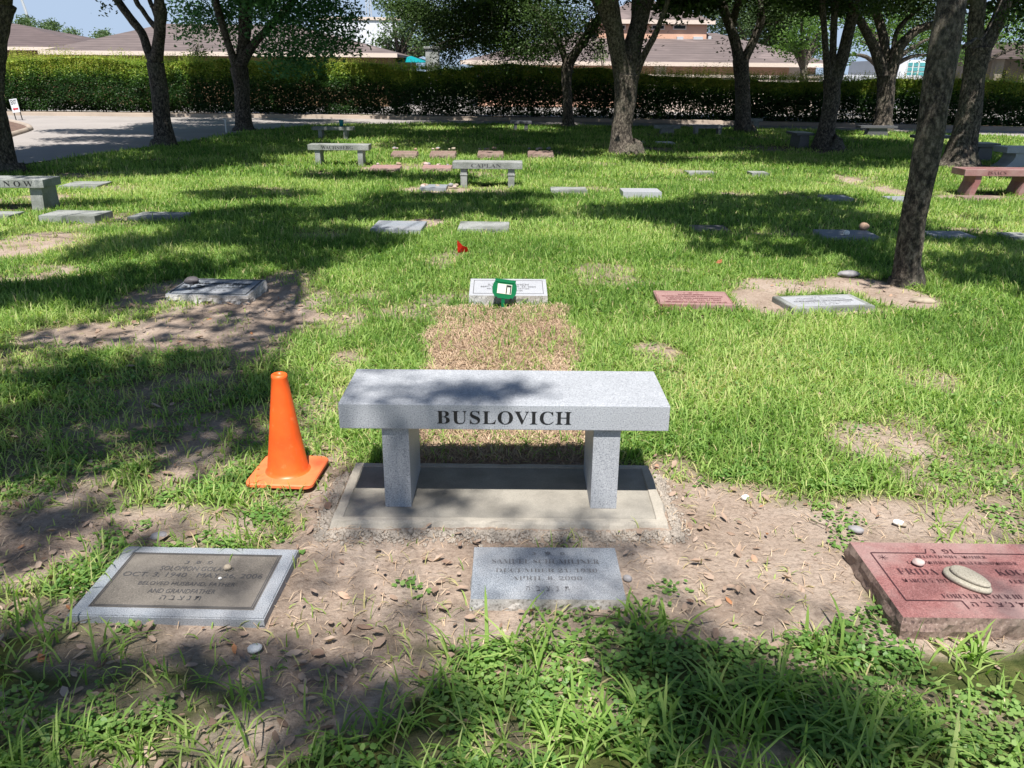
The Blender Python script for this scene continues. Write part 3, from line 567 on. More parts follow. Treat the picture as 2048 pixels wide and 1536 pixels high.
# markers farther back: (px, py of the top's middle, width px, depth m, height, yaw, material, label)
def far_marker(px, py, wpx, d, h, m, label, yaw=0.0, side=None, rough=0.0, group=None, front_h=None, name='grave_marker'):
    x, y = G(px, py, h); return marker(0, 0, wpx / ppm(x, y, h), d, h, math.radians(yaw), m, side, rough, label, at=(x, y), group=group, front_h=front_h, name=name)
far_marker(798, 448, 100, .45, .07, 'granblue', 'blue grey marker on soil, left one of two side by side beyond the red flag', -3, front_h=.05)
far_marker(968, 449, 100, .42, .06, 'granold', 'plain worn grey marker, right one of two side by side beyond the red flag', -1, front_h=.045)
far_marker(1418, 455, 72, .35, .03, 'grandark', 'dark narrow marker sunk in shaded grass left of the pebble topped one')
far_marker(1692, 466, 108, .42, .05, 'granblue', 'grey marker carrying a round brown stone and a white one', -3)
far_marker(1895, 467, 84, .35, .035, 'granblue', 'low grey marker half hidden in grass just right of the leaning trunk')
far_marker(2035, 470, 50, .35, .035, 'granold', 'grey marker in grass at the right edge beyond the leaning trunk')
far_marker(1137, 377, 72, .4, .05, 'granold', 'low grey marker in grass right of the bench on ringed legs')
far_marker(1281, 380, 76, .42, .09, 'granwhite', 'pale blocky marker, farther right of the bench on ringed legs', front_h=.09)
far_marker(1400, 343, 56, .38, .05, 'granold', 'faint grey marker in the sunny lawn, left one of the far pair')
far_marker(1516, 344, 34, .38, .06, 'granold', 'short pale marker in the sunny lawn, right one of the far pair')
far_marker(1672, 393, 52, .4, .05, 'granblue', 'blue grey marker behind the shaded grass tuft, left of the bare strip')
far_marker(1797, 396, 44, .42, .04, 'granblue', 'blue grey marker close to the left side of the leaning trunk')
far_marker(1888, 318, 24, .4, .05, 'granold', 'little grey marker seen between the two leaning right hand trunks')
far_marker(152, 426, 112, .42, .08, 'granold', 'raised grey marker in front of the left bench leg', -2)
far_marker(322, 429, 104, .42, .04, 'granold', 'worn flat marker in shade, second to the right of the left bench', -2)
far_marker(8, 427, 50, .35, .04, 'granold', 'dark flat marker under the left bench at the photo edge')
far_marker(172, 367, 74, .6, .04, 'granold', 'pale flat marker on the ground behind the left bench', 4)
far_marker(1260, 283, 56, .5, .05, 'granold', 'small light marker in the shade just right of the thick forked trunk')
far_marker(1330, 284, 34, .5, .05, 'granwhite', 'tiny bright marker in shade, farther right of the thick forked trunk')
RED = []
for px, lab in ((809, 'first from the left'), (886, 'second from the left'), (981, 'third from the left'), (1081, 'nearest the thick forked trunk')):
    x, y = G(px, 303, .08); far_marker(px, 303, 50, .40, .14, 'rough_red', 'thick red stone marker in the far row, ' + lab, side='rough_red', rough=.02, group='thick red markers in the far row', front_h=.10); RED.append((x, y, .12))
for px, lab in ((772, 'pale red topped marker beside the nearer grey bench leg'), (874, 'red marker heaped with pebbles behind the ringed leg bench')):
    x, y = G(px, 332, .06); far_marker(px, 332, 58, .40, .09, 'granpink', lab, side='rough_red', rough=.02, front_h=.07); RED.append((x, y, .075))
far_marker(868, 372, 52, .42, .05, 'granblue', 'blue grey marker edged with pebbles by the ringed leg bench')
RED.append((*G(872, 373, .04), .035))
LAB = ['pebble on the far red marker first from the left', 'pebble on the far red marker second from the left', 'pebble on the far red marker third from the left', 'pebble on the far red marker nearest the forked trunk', 'pebble on the pale red marker by the grey bench leg', 'pebble heaped on the red marker behind the ringed leg bench', 'pebble round the blue grey marker by the ringed leg bench']
for k, (x, y, zt) in enumerate(RED):
    for q in range((4, 5, 5, 6, 3, 8, 9)[k]):
        s = .03 + .025 * random.random(); sp = .26 if k < 6 else .34
        xx = x + random.uniform(-sp, sp); yy = y + random.uniform(-.1, .12)
        pebble(0, 0, (zt if k < 6 else .03), s, s * .8, s * .6, random.choice(['pebpink', 'pebtan', 'pebgrey', 'pebbrown']), 'small rounded ' + LAB[k], random.random() * 3, 'pebbles left on grave markers', at=(xx, yy))
# single stones near the viewer
pebble(0, 0, .077, .020, .019, .012, 'pebpink', 'small round lilac pebble on the name of the red marker', at=G(1837, 1125, .085))
def layered_stone():
    x, y = G(1937, 1152, .10); r = empty('memorial_stone', (x, y, .077), math.radians(-60), 'big smooth tan stepped stone lying on the red granite marker', 'stone')
    for k, (a, b, h0, h1, dx, dy, nm) in enumerate(((.080, .043, 0, .017, 0, 0, 'stone_base'), (.067, .033, .0172, .030, .004, .004, 'stone_top'))):
        bm = bmesh.new(); seg = 40; rings = []
        for f, hh in ((.93, h0), (1, h0 + (h1 - h0) * .35), (.98, h0 + (h1 - h0) * .7), (.9, h1 - .001), (.75, h1)):
            rings.append([bm.verts.new((dx + a * f * math.copysign(abs(math.cos(t)) ** .85, math.cos(t)), dy + b * f * math.sin(t) * (1 - .18 * math.cos(t)) , hh)) for t in [2 * math.pi * i / seg for i in range(seg)]])
        for p, q in zip(rings, rings[1:]):
            for i in range(seg): bm.faces.new((p[i], p[(i + 1) % seg], q[(i + 1) % seg], q[i]))
        bm.faces.new(rings[-1]); bm.faces.new(rings[0][::-1]); link(nm, bm_mesh(nm, bm), MT['bigstone'], r, smooth=True)
MT['bigstone'] = granite('tan_stone', (0.34, 0.31, 0.25), (0.22, 0.20, 0.16), (0.46, 0.42, 0.35), .75, 240)
layered_stone()
pebble(1712, 1060, 0, .030, .018, .013, 'pebgrey', 'oval grey pebble on bare soil behind the red marker', -.5)
pebble(1797, 1046, 0, .022, .015, .011, 'pebwhite', 'lumpy white stone with yellow end behind the red marker', -.3)
pebble(1807, 1050, 0, .013, .010, .008, 'pebtan', 'little cream stone touching the lumpy white one', -.3)
pebble(1490, 996, 0, .017, .014, .012, 'pebwhite', 'round white stone on soil right of the pad', .2)
pebble(318, 1073, 0, .033, .022, .014, 'pebgrey', 'flat blue grey pebble behind the left foreground marker', .3)
pebble(455, 1136, .032, .013, .010, .011, 'pebtan', 'angular tan pebble on the dark panel of the left marker', .3)
pebble(440, 1157, .032, .006, .005, .004, 'pebwhite', 'tiny white chip on the dark panel of the left marker', .3)
pebble(509, 1298, 0, .022, .018, .012, 'pebwhite', 'pale flat stone among fallen leaves in the foreground', .1)
pebble(383, 562, .078, .055, .04, .028, 'pebdark', 'dark oval stone on the back corner of the rose engraved marker', .2)
pebble(1728, 455, .05, .055, .05, .045, 'pebbrown', 'round brown stone on the shaded grey marker', .2)
pebble(1693, 467, .05, .035, .03, .03, 'pebwhite', 'whitish stone on the shaded grey marker', .2)
pebble(1697, 549, 0, .10, .06, .03, 'pebgrey', 'flat grey stone in the weeds left of the leaning trunk', .1)
pebble(1620, 591, -.02, .02, .015, .01, 'pebtan', 'small tan stone beside the white paneled marker', .1)
pebble(1845, 603, -.022, .10, .05, .028, 'pebtan', 'half buried tan stone right of the white paneled marker', -.1)
pebble(286, 915, .0, .024, .014, .006, 'pebpink', 'flat pink stone in the weedy grass left of the cone', -.3)
pebble(1255, 1158, .0, .016, .013, .012, 'pebgrey', 'rough grey lump at the right end of the small marker', -.3)

# ------------------------------------------------------------------ the near bench on its pad
PADX0, PADX1, PADY0, PADY1 = -.672, .592, 2.685, 3.18
STONES.append(((PADX0 + PADX1) / 2, (PADY0 + PADY1) / 2, PADX1 - PADX0, PADY1 - PADY0, 0))
pad = empty('concrete_pad', (0, 0, 0), 0, 'raised concrete pad with pale rough rim under the near bench', 'concrete pad')
bm = bmesh.new()
def edge_noise(x, y, k): return .010 * (mnoise.noise(Vector((x * 9, y * 9, k))) + .6 * mnoise.noise(Vector((x * 30, y * 30, k))))
oc = [(PADX0, PADY0), (PADX1, PADY0), (PADX1, PADY1), (PADX0, PADY1)]
ic = [(PADX0 + .038, PADY0 + .034), (PADX1 - .042, PADY0 + .034), (PADX1 - .035, PADY1 - .024), (PADX0 + .038, PADY1 - .026)]
def loop(c, n, z, k, amp=1.0):
    out = []
    for i in range(4):
        for j in range(n):
            t = j / n; X0 = c[i][0] * (1 - t) + c[(i + 1) % 4][0] * t; Y0 = c[i][1] * (1 - t) + c[(i + 1) % 4][1] * t
            out.append(bm.verts.new((X0 + amp * edge_noise(X0, Y0, k), Y0 + amp * edge_noise(X0, Y0, k + 4), z + .3 * amp * edge_noise(X0, Y0, k + 8))))
    return out
R = [loop([(a + (-.02 if a < 0 else .02), b + (-.02 if b < 2.9 else .02)) for a, b in oc], 50, -.02, 1, 2), loop(oc, 50, .036, 1), loop([(a * .993, 2.93 + (b - 2.93) * .975) for a, b in oc], 50, .046, 1, .5), loop(ic, 50, .044, 2, .25), loop([(a * .992, 2.93 + (b - 2.93) * .985) for a, b in ic], 50, .034, 2, .15)]
for a, b in zip(R, R[1:]):
    for k in range(len(a)): bm.faces.new((a[k], a[(k + 1) % len(a)], b[(k + 1) % len(a)], b[k]))
link('rim', bm_mesh('rim', bm), MT['rim'], pad, smooth=False)
bm = bmesh.new(); box(bm, PADX0 + .03, PADX1 - .034, PADY0 + .026, PADY1 - .018, -.05, .038); link('slab', bm_mesh('slab', bm), MT['pad'], pad)

bench = empty('granite_bench', (-.028, 2.79, .038), 0, 'light grey granite memorial bench with bold black name, standing on the concrete pad', 'bench')
w_, d_ = 1.22, .385
bm = bmesh.new(); box(bm, -w_ / 2, w_ / 2, 0, d_, .337, .436, bev=.003); link('seat', bm_mesh('seat', bm), MT['gran'], bench)
for xa in (-.458, .335):
    link('leg', boxm('leg', xa, xa + .101, .018, .345, 0, .3365, bev=.002), MT['gran'], bench)
bm = bmesh.new(); text_bm(bm, 'BUSLOVICH', .498, .053, -.0, .386, lambda u, v: Vector((u, -.0012, v)), True, -.004, 1.06)
link('inscription', bm_mesh('inscription', bm), MT['ink'], bench)

# crumbled mortar round the pad
def rubble():
    parts = []; n = 7000; side = RNG.random(n); t = RNG.random(n); off = np.abs(RNG.normal(0, .026, n)) + .012
    x = np.where(side < .6, PADX0 - .05 + t * (PADX1 - PADX0 + .1), np.where(side < .8, PADX0 - off, PADX1 + off)); y = np.where(side < .6, PADY0 - off * 1.0 - .01, PADY0 - .05 + t * (PADY1 - PADY0))
    s = .002 + .006 * RNG.random(n) ** 3; z = height(x, y) + s * .4
    ico = bmesh.new(); bmesh.ops.create_icosphere(ico, subdivisions=1, radius=1); iv = np.array([v.co[:] for v in ico.verts]); fi = np.array([[v.index for v in f.verts] for f in ico.faces]); ico.free()
    A = RNG.normal(0, 1, (n, 3, 3)) * .25 + np.eye(3); V = np.einsum('nij,vj->nvi', A, iv) * s[:, None, None] * (1 + RNG.normal(0, .2, (n, len(iv), 1))) + np.stack([x, y, z], 1)[:, None]
    k = len(iv); lp = (np.arange(n)[:, None, None] * k + fi[None]).reshape(-1)
    join('mortar_rubble', [(V.reshape(-1, 3), lp, np.full(n * len(fi), 3), np.zeros(n * k))], MT['mortar'], 'crumbs of pale mortar along the edge of the concrete pad', 'rubble')
rubble()

def crumbs():
    x, y = scatter(1.1, 4.6, 900); b = bare(x, y); k = (RNG.random(len(x)) < np.clip(b, 0, 1) * np.clip(vnoise(x, y, 6, 55) * 1.6 - .3, 0.05, 1)) & clear(x, y, .01) & (straw_box(x, y) < .5); x, y = x[k], y[k]; n = len(x)
    s = .0012 + .0045 * RNG.random(n) ** 4; z = height(x, y) + s * .3
    ico = bmesh.new(); bmesh.ops.create_icosphere(ico, subdivisions=1, radius=1); iv = np.array([v.co[:] for v in ico.verts]); fi = np.array([[v.index for v in f.verts] for f in ico.faces]); ico.free()
    A = RNG.normal(0, 1, (n, 3, 3)) * .3 + np.eye(3); V = np.einsum('nij,vj->nvi', A, iv) * s[:, None, None] * (1 + RNG.normal(0, .25, (n, len(iv), 1))) + np.stack([x, y, z], 1)[:, None]; k = len(iv)
    join('soil_crumbs', [(V.reshape(-1, 3), (np.arange(n)[:, None, None] * k + fi[None]).reshape(-1), np.full(n * len(fi), 3), np.zeros(n * k))], MT['crumb'], 'small crumbs of dry soil scattered on the bare ground', 'soil crumbs')
MT['crumb'] = plain('dry_soil_crumb', (0.33, 0.255, 0.205), .95, .35, 20)
crumbs()

# ------------------------------------------------------------------ other benches
def bench_obj(px0, px1, pyb, label, m='granold', legs='block', text=None, tm='ink', sh=.45, th=.1, d=.36, yaw=0.0, lw=.1, inset=.12, width=None, textw=.5, group=None, name='granite_bench', leg_d=None, th_text=.055):
    x, y = G((px0 + px1) / 2, pyb); w = width or (px1 - px0) / ppm(x, y, sh)
    r = empty(name, (x, y, 0), math.radians(yaw), label, 'bench', group)
    link('seat', boxm('seat', -w / 2, w / 2, -.03, d - .03, sh - th, sh, bev=.006), MT[m], r)
    STONES.append((x, y + d / 2 - .03, w * .2, d, math.radians(yaw)))
    ld = leg_d or d - .06
    for s in (-1, 1):
        if legs == 'single' and s > 0: break
        xa = s * (w / 2 - inset - lw / 2) if legs != 'single' else 0
        bm = bmesh.new()
        if legs in ('block', 'ring'):
            box(bm, xa - lw / 2, xa + lw / 2, 0, ld, -.03, sh - th - .001, bev=.004)
            if legs == 'ring':
                box(bm, xa - lw / 2 - .008, xa + lw / 2 + .008, -.008, ld + .008, sh - th - .10, sh - th - .08, bev=.004)
        elif legs == 'curve':                                    # ogee legs, outline seen from the front
            z1 = sh - th - .001; o = [(xa - lw * .5 + s * 0, -.03)]
            prof = [(0, .0), (.12, -.012), (.3, -.0), (.5, .02), (.7, .045), (.88, .05), (1, .045)]
            L_ = [(xa - lw / 2 + p, -.03 + (z1 + .03) * t) for t, p in prof]; R_ = [(xa + lw / 2 + p, -.03 + (z1 + .03) * t) for t, p in prof]
            prism(bm, L_ + R_[::-1], 0, ld)
        elif legs == 'flare':
            z1 = sh - th - .001; prof = [(0, .30), (.08, .285), (.2, .2), (.4, .09), (.6, .03), (.8, 0), (1, 0)]
            prism(bm, [(-w * .28 - p, -.03 + (z1 + .03) * t) for t, p in prof] + [(w * .28 + p, -.03 + (z1 + .03) * t) for t, p in prof][::-1], .0, ld)
            link('pedestal', bm_mesh('pedestal', bm), MT[m], r); break
        elif legs == 'single':
            z1 = sh - th - .001; prism(bm, [(-w * .30, -.03), (w * .30, -.03), (w * .24, z1), (-w * .24, z1)], .02, ld)
        elif legs == 'taper':
            z1 = sh - th - .001; prism(bm, [(xa - lw * .5, -.03), (xa + lw * .5, -.03), (xa + lw * .5, z1), (xa - lw * .5, z1)], .0, ld)
            for v in bm.verts:
                if v.co.z > 0: v.co.y = ld / 2 + (v.co.y - ld / 2) * .86
        link('leg', bm_mesh('leg', bm), MT[m], r)
    if text:
        bm = bmesh.new(); s, off = text; text_bm(bm, s, textw, th_text, off, sh - th / 2, lambda u, v: Vector((u, -.0325, v)), True, -.006, 1.0)
        link('inscription', bm_mesh('inscription', bm), MT[tm], r)
    return r
bench_obj(618, 740, 332, 'grey granite bench with serif name, in front of another grey bench, left of centre', text=('WACHSBERG', -.02), textw=.6, th_text=.06, sh=.39)
bench_obj(905, 1045, 375, 'mottled grey bench on ringed legs with thin serif name, among pebble topped markers', legs='ring', text=('CAPLAN', -.02), textw=.46, tm='ink2', sh=.38, th=.10)
b3 = bench_obj(-72, 100, 421, 'weathered grey bench cut by the left photo edge, widely spaced serif letters', legs='taper', text=('S N O W', .17), textw=.46, sh=.38, th=.10, d=.42, lw=.15, inset=.06, leg_d=.38, th_text=.065)
bench_obj(1918, 2068, 393, 'polished red granite bench with curved legs at the right photo edge', m='granred', legs='curve', text=('ISAACS', -.08), textw=.27, tm='inkred', sh=.39, th=.095, inset=.14, d=.40, lw=.09, th_text=.05)
bench_obj(625, 707, 279, 'small grey bench with a teal cup on its seat, deep in shade', sh=.32, th=.08, inset=.16)
cup = empty('cup', (*G(683, 252, .33),  .321), 0, 'teal drinking cup standing on the shaded far bench', 'cup')
bm = bmesh.new(); lathe(bm, [(.001, .0), (.05, 0), (.065, .17), (.058, .17), (.045, .01), (.001, .01)], 20); MT['teal'] = plain('teal_plastic', (0.0, 0.22, 0.24), .4, .1)
co = link('cup_body', bm_mesh('cup', bm), MT['teal'], cup, smooth=True)
bench_obj(1020, 1063, 263, 'dark little bench before the thin trunk near the far kerb', m='grandark', sh=.31, th=.07)
bench_obj(1310, 1360, 268, 'pale topped bench on one dark pedestal, left of the similar long one', legs='single', sh=.25, th=.09)
bench_obj(1388, 1444, 270, 'pale long bench on two legs beside the dark forked trunk', m='granold', sh=.29, th=.10, inset=.02)
bench_obj(1500, 1524, 256, 'pale bench partly hidden behind the dark forked trunk', sh=.32, th=.1)
bench_obj(1590, 1625, 297, 'bench seen end on with black pedestal, tucked against a trunk base', m='grandark', legs='single', sh=.37, th=.06, d=.9, leg_d=.75)
bench_obj(1718, 1792, 273, 'black granite bench on a broad pedestal before the far forked trunk', m='grandark', legs='single', sh=.31, th=.07)
bench_obj(1826, 1900, 306, 'dark bench seen between the leaning trunk and the thick right hand one', m='grandark', legs='single', sh=.40, th=.07)
bench_obj(1942, 1994, 324, 'black bench on a square pedestal right of the thick right hand trunk', m='grandark', legs='single', sh=.38, th=.08, d=.5)
bench_obj(2004, 2100, 341, 'pale grey bench on a flared curved pedestal behind the red bench', m='granwhite', legs='flare', sh=.43, th=.11, d=.5)
marker(0, 0, .5, .3, .03, 0, 'rough_red', 'rough_red', 0.01, 'low rose brown slab lying before the red bench', at=(6.75, 12.15))
marker(0, 0, .4, .3, .06, .3, 'rough_red', 'rough_red', 0.02, 'broken brown stone slab right of the red bench legs', at=(7.75, 12.1))

# ------------------------------------------------------------------ traffic cone
def cone_mat():
    m, n, b = mat('orange_pvc'); f = noise(n, 8, 4); c = ramp(n, f, [(.3, (0.74, 0.085, 0.012)), (.7, (0.86, 0.13, 0.018))]); g1 = noise(n, 60, 6, .8, mapping=(1, 1, .35)); c = mixc(n, ramp(n, g1, [(.60, (0, 0, 0)), (.68, (.45,) * 3)]), c, (0.42, 0.16, 0.08)); g2 = noise(n, 22, 5, .7); c = mixc(n, ramp(n, g2, [(.58, (0, 0, 0)), (.7, (.35,) * 3)]), c, (0.85, 0.30, 0.12)); n.links.new(c, b.inputs[0]); b.inputs['Roughness'].default_value = .42; return m
MT['cone'] = cone_mat(); MT['conebase'] = plain('orange_pvc_scuffed', (0.80, 0.17, 0.06), .6, .15, 25)
cx0, cy0 = -.948, 3.135
STONES.append((cx0, cy0, .28, .28, -.05))
cone = empty('traffic_cone', (cx0, cy0, .012), -.06, 'orange rubber traffic cone standing left of the bench', 'traffic cone')
bm = bmesh.new(); lathe(bm, [(.098, .018), (.090, .022), (.0845, .034), (.062, .2), (.039, .38), (.0325, .434), (.0335, .438), (.0320, .448), (.026, .452), (.016, .450), (.014, .43), (.05, .2), (.075, .02)], 64)
link('cone_body', bm_mesh('cone_body', bm), MT['cone'], cone, smooth=True)
bm = bmesh.new(); pts = []
for qx, qy in ((1, 1), (-1, 1), (-1, -1), (1, -1)):
    a0 = math.atan2(qy, qx) - math.pi / 4
    for k in range(7): a = a0 + k * math.pi / 12; pts.append((qx * .108 + .034 * math.cos(a), qy * .108 + .034 * math.sin(a)))
rr = [[bm.verts.new((p[0] * f, p[1] * f, z)) for p in pts] for f, z in ((.96, 0), (1, .004), (1, .015), (.97, .020))]
for a, b in zip(rr, rr[1:]):
    for k in range(len(pts)): bm.faces.new((a[k], a[(k + 1) % len(pts)], b[(k + 1) % len(pts)], b[k]))
bm.faces.new(rr[-1]); bm.faces.new(rr[0][::-1]); link('cone_base', bm_mesh('cone_base', bm), MT['conebase'], cone)

# ------------------------------------------------------------------ green grave stake
MT['green'] = plain('green_plastic', (0.004, 0.13, 0.05), .7, .12, 20); MT['green'].node_tree.nodes['Principled BSDF'].inputs['Specular IOR Level'].default_value = .15; MT['card'] = plain('card_white', (0.60, 0.60, 0.52), .6, .04)
sx, sy = G(1006, 618)
STONES.append((sx, sy - .06, .16, .16, 0)); st = empty('name_stake', (sx, sy, 0), math.radians(-4), 'green plastic name stake with white card in front of the sloped marker', 'grave stake')
bm = bmesh.new(); box(bm, -.012, .012, -.004, .004, -.05, .082, bev=.001); box(bm, -.004, .004, .0045, .008, -.05, .078)
link('stake', bm_mesh('stake', bm), MT['green'], st)
def tilt(o): o.rotation_euler = (math.radians(-12), math.radians(6), 0); o.location = (.004, 0, .092); o.scale = (.97, 1, 1.14)
bm = bmesh.new()
out = [(-.068, -.058), (-.055, -.050), (-.045, -.060), (.045, -.060), (.055, -.050), (.068, -.058), (.074, -.045), (.088, -.03), (.093, 0), (.088, .03), (.078, .045), (.078, .062), (-.078, .062), (-.078, .045), (-.088, .03), (-.093, 0), (-.088, -.03), (-.074, -.045)]
ang = math.radians(6)
out = [(x, z + .05) for x, z in out]
prism(bm, out, -.004, .006); fr = link('frame', bm_mesh('frame', bm), MT['green'], st); tilt(fr)
cd = link('card', boxm('card', -.054, .054, -.0065, -.0042, .020, .082), MT['card'], st); tilt(cd)
bm = bmesh.new(); box(bm, .012, .020, -.0085, -.0067, .024, .078); box(bm, .042, .050, -.0085, -.0067, .024, .078); box(bm, .0205, .0415, -.0085, -.0067, .066, .078)
prt = link('photo_print', bm_mesh('photo_print', bm), MT['ink'], st); tilt(prt)
bm = bmesh.new(); box(bm, -.068, .068, -.008, -.0042, .092, .098, bev=.001); bb = link('ridge', bm_mesh('ridge', bm), MT['green'], st); tilt(bb)

# red flag, orange flag, white stub post, exit sign
fx, fy = G(922, 512); MT['flag'] = plain('red_vinyl', (0.75, 0.03, 0.012), .5, .1)
fl = empty('marker_flag', (fx, fy, 0), 0, 'little red triangular wire flag in the sunlit grass', 'flag')
bm = bmesh.new(); tube(bm, [(0.01, 0, -.03), (0, 0, .06), (-.035, 0, .16)], [.0015] * 3, 6, 3); link('wire', bm_mesh('wire', bm), MT['stem'], fl)
bm = bmesh.new(); v = [bm.verts.new(p) for p in ((-.035, 0, .155), (-.032, .008, .03), (.07, .02, .035), (.062, .0, .085), (.02, -.01, .10))]; bm.faces.new((v[0], v[1], v[4])); bm.faces.new((v[4], v[1], v[3])); bm.faces.new((v[3], v[1], v[2]))
bmesh.ops.solidify(bm, geom=bm.faces[:], thickness=.001); link('pennant', bm_mesh('pennant', bm), MT['flag'], fl)
bm = bmesh.new(); v = [bm.verts.new(p) for p in ((-.03, 0, .0), (-.01, .02, .02), (.03, .02, .03), (.02, -.01, .008), (0, -.015, .0))]; bm.faces.new(v[:3] + [v[3]]); bm.faces.new((v[0], v[3], v[4])); bmesh.ops.solidify(bm, geom=bm.faces[:], thickness=.001)
MT['orl'] = plain('orange_leaf', (0.45, 0.17, 0.07), .7, .2)
tag(link('dry_leaf', bm_mesh('dry_leaf', bm), MT['orl'], None, (*G(1437, 537), .05)), 'curled orange leaf in the shaded grass right of the red flag', 'leaf')
MT['whitep'] = plain('white_paint', (0.7, 0.7, 0.68), .6, .08)
px_, py_ = G(453, 266); bm = bmesh.new(); box(bm, -.02, .02, -.02, .02, 0, .36); box(bm, -.06, .05, -.025, .025, .361, .40, bev=.005)
tag(link('utility_stub', bm_mesh('utility_stub', bm), MT['whitep'], None, (px_, py_, 0)), 'short white stub post at the grass edge by the road', 'post')
sx, sy = G(38, 241); sg = empty('exit_sign', (sx, sy, 0), math.radians(-8), 'white EXIT sign with red arrow on two black posts beside the road', 'sign'); sg.rotation_euler = (0, math.radians(-7), math.radians(-8))
MT['blk'] = plain('black_metal', (0.02, 0.02, 0.02), .5, .1); MT['redp'] = plain('red_paint', (0.5, 0.02, 0.04), .5, .1); MT['signw'] = plain('sign_white', (0.62, 0.64, 0.68), .5, .05)
for s in (-1, 1): link('post', boxm('post', s * .125 - .012, s * .125 + .012, .012, .036, 0, .62), MT['blk'], sg)
link('panel', boxm('panel', -.15, .15, 0, .01, .28, .74), MT['signw'], sg)
bm = bmesh.new(); text_bm(bm, 'EXIT', .22, .15, 0, .63, lambda u, v: Vector((u, -.003, v)), False, .02); link('lettering', bm_mesh('lettering', bm), MT['blk'], sg)
bm = bmesh.new(); prism(bm, [(-.11, .40), (-.04, .35), (-.04, .375), (.11, .375), (.11, .425), (-.04, .425), (-.04, .45)], -.006, -.002); link('arrow', bm_mesh('arrow', bm), MT['redp'], sg)
# kerbed planting island by the sign
ip = [(*G(*p), 0) for p in [(-60, 300), (20, 274), (52, 264), (60, 258), (40, 250), (-10, 240), (-80, 238)]]
bm = bmesh.new(); tube(bm, [(p[0], p[1], .03) for p in ip], [.09] * len(ip), 8, 6); kb = tag(link('island_kerb', bm_mesh('island_kerb', bm), MT['kerb'], smooth=True), kind='structure')
bm = bmesh.new(); c0 = bm.verts.new((-24.0, (ip[0][1] + ip[-1][1]) / 2, .10)); vs = [bm.verts.new((p[0], p[1], .06)) for p in catmull([np.array(p) for p in ip], 6)]
for a, b in zip(vs, vs[1:]): bm.faces.new((a, b, c0))
MT['mulch'] = plain('mulch', (0.13, 0.08, 0.06), .95, .6, 8, bmp=1.0); tag(link('planting_island', bm_mesh('planting_island', bm), MT['mulch']), kind='structure')

# ------------------------------------------------------------------ trees
def leaves(pts, L, wd, tint, up=0.0):                     # rhombic leaf faces around given points
    n = len(pts); d = RNG.normal(0, 1, (n, 3)); d[:, 2] = d[:, 2] * .6 - .25; d /= np.linalg.norm(d, axis=1)[:, None]
    r = RNG.normal(0, 1, (n, 3)); r[:, 2] *= .7; s = np.cross(d, r); s /= np.linalg.norm(s, axis=1)[:, None] + 1e-9; L = L * (.7 + .6 * RNG.random(n))
    nn = np.cross(d, s)
    P = [pts - d * (L / 2)[:, None], pts + s * (wd / 2) - nn * (L * .0)[:, None], pts + d * (L / 2)[:, None] + nn * (L * .1)[:, None], pts - s * (wd / 2)]
    V = np.stack(P, 1).reshape(-1, 3); return V, np.arange(n * 4), np.full(n, 4), np.repeat(tint, 4)
def clump_pts(c, r, n_tw, per=11, spread=.16, shell=False):
    u = RNG.normal(0, 1, (n_tw, 3)); u /= np.linalg.norm(u, axis=1)[:, None]; u *= (RNG.random(n_tw) ** (1 / 3 if not shell else 1 / 6))[:, None]
    q = np.asarray(c) + u * np.asarray(r); tw = np.repeat(q, per, 0) + RNG.normal(0, spread, (n_tw * per, 3)) * np.array([1, 1, .6])
    return tw, np.repeat(RNG.random(n_tw), per)
SUNV = np.array(SUN)
def sun_clump(e, zc, dens, leaf):                          # foliage high up, on the sun's way to a shaded spot
    x, y, rx, ry = ground_ellipse(*e); a = math.pi * rx * ry; n_tw = max(3, int(a * dens * 3.6))
    th = RNG.random(n_tw) * 2 * np.pi; r = np.sqrt(RNG.random(n_tw)); X0 = x + rx * r * np.cos(th); Y0 = y + ry * r * np.sin(th)
    k = vnoise(X0, Y0, 3.5 if zc > 6 else 1.4, 5) > np.where(r > .62, .38, .06); X0, Y0 = X0[k], Y0[k]; zz = zc + RNG.uniform(-.9, .9, len(X0))
    t = zz / -SUNV[2]; q = np.stack([X0 - SUNV[0] * t, Y0 - SUNV[1] * t, zz], 1); per = 8; s = leaf * 1.1
    return np.repeat(q, per, 0) + RNG.normal(0, s, (len(q) * per, 3)), np.repeat(RNG.random(len(q)), per)
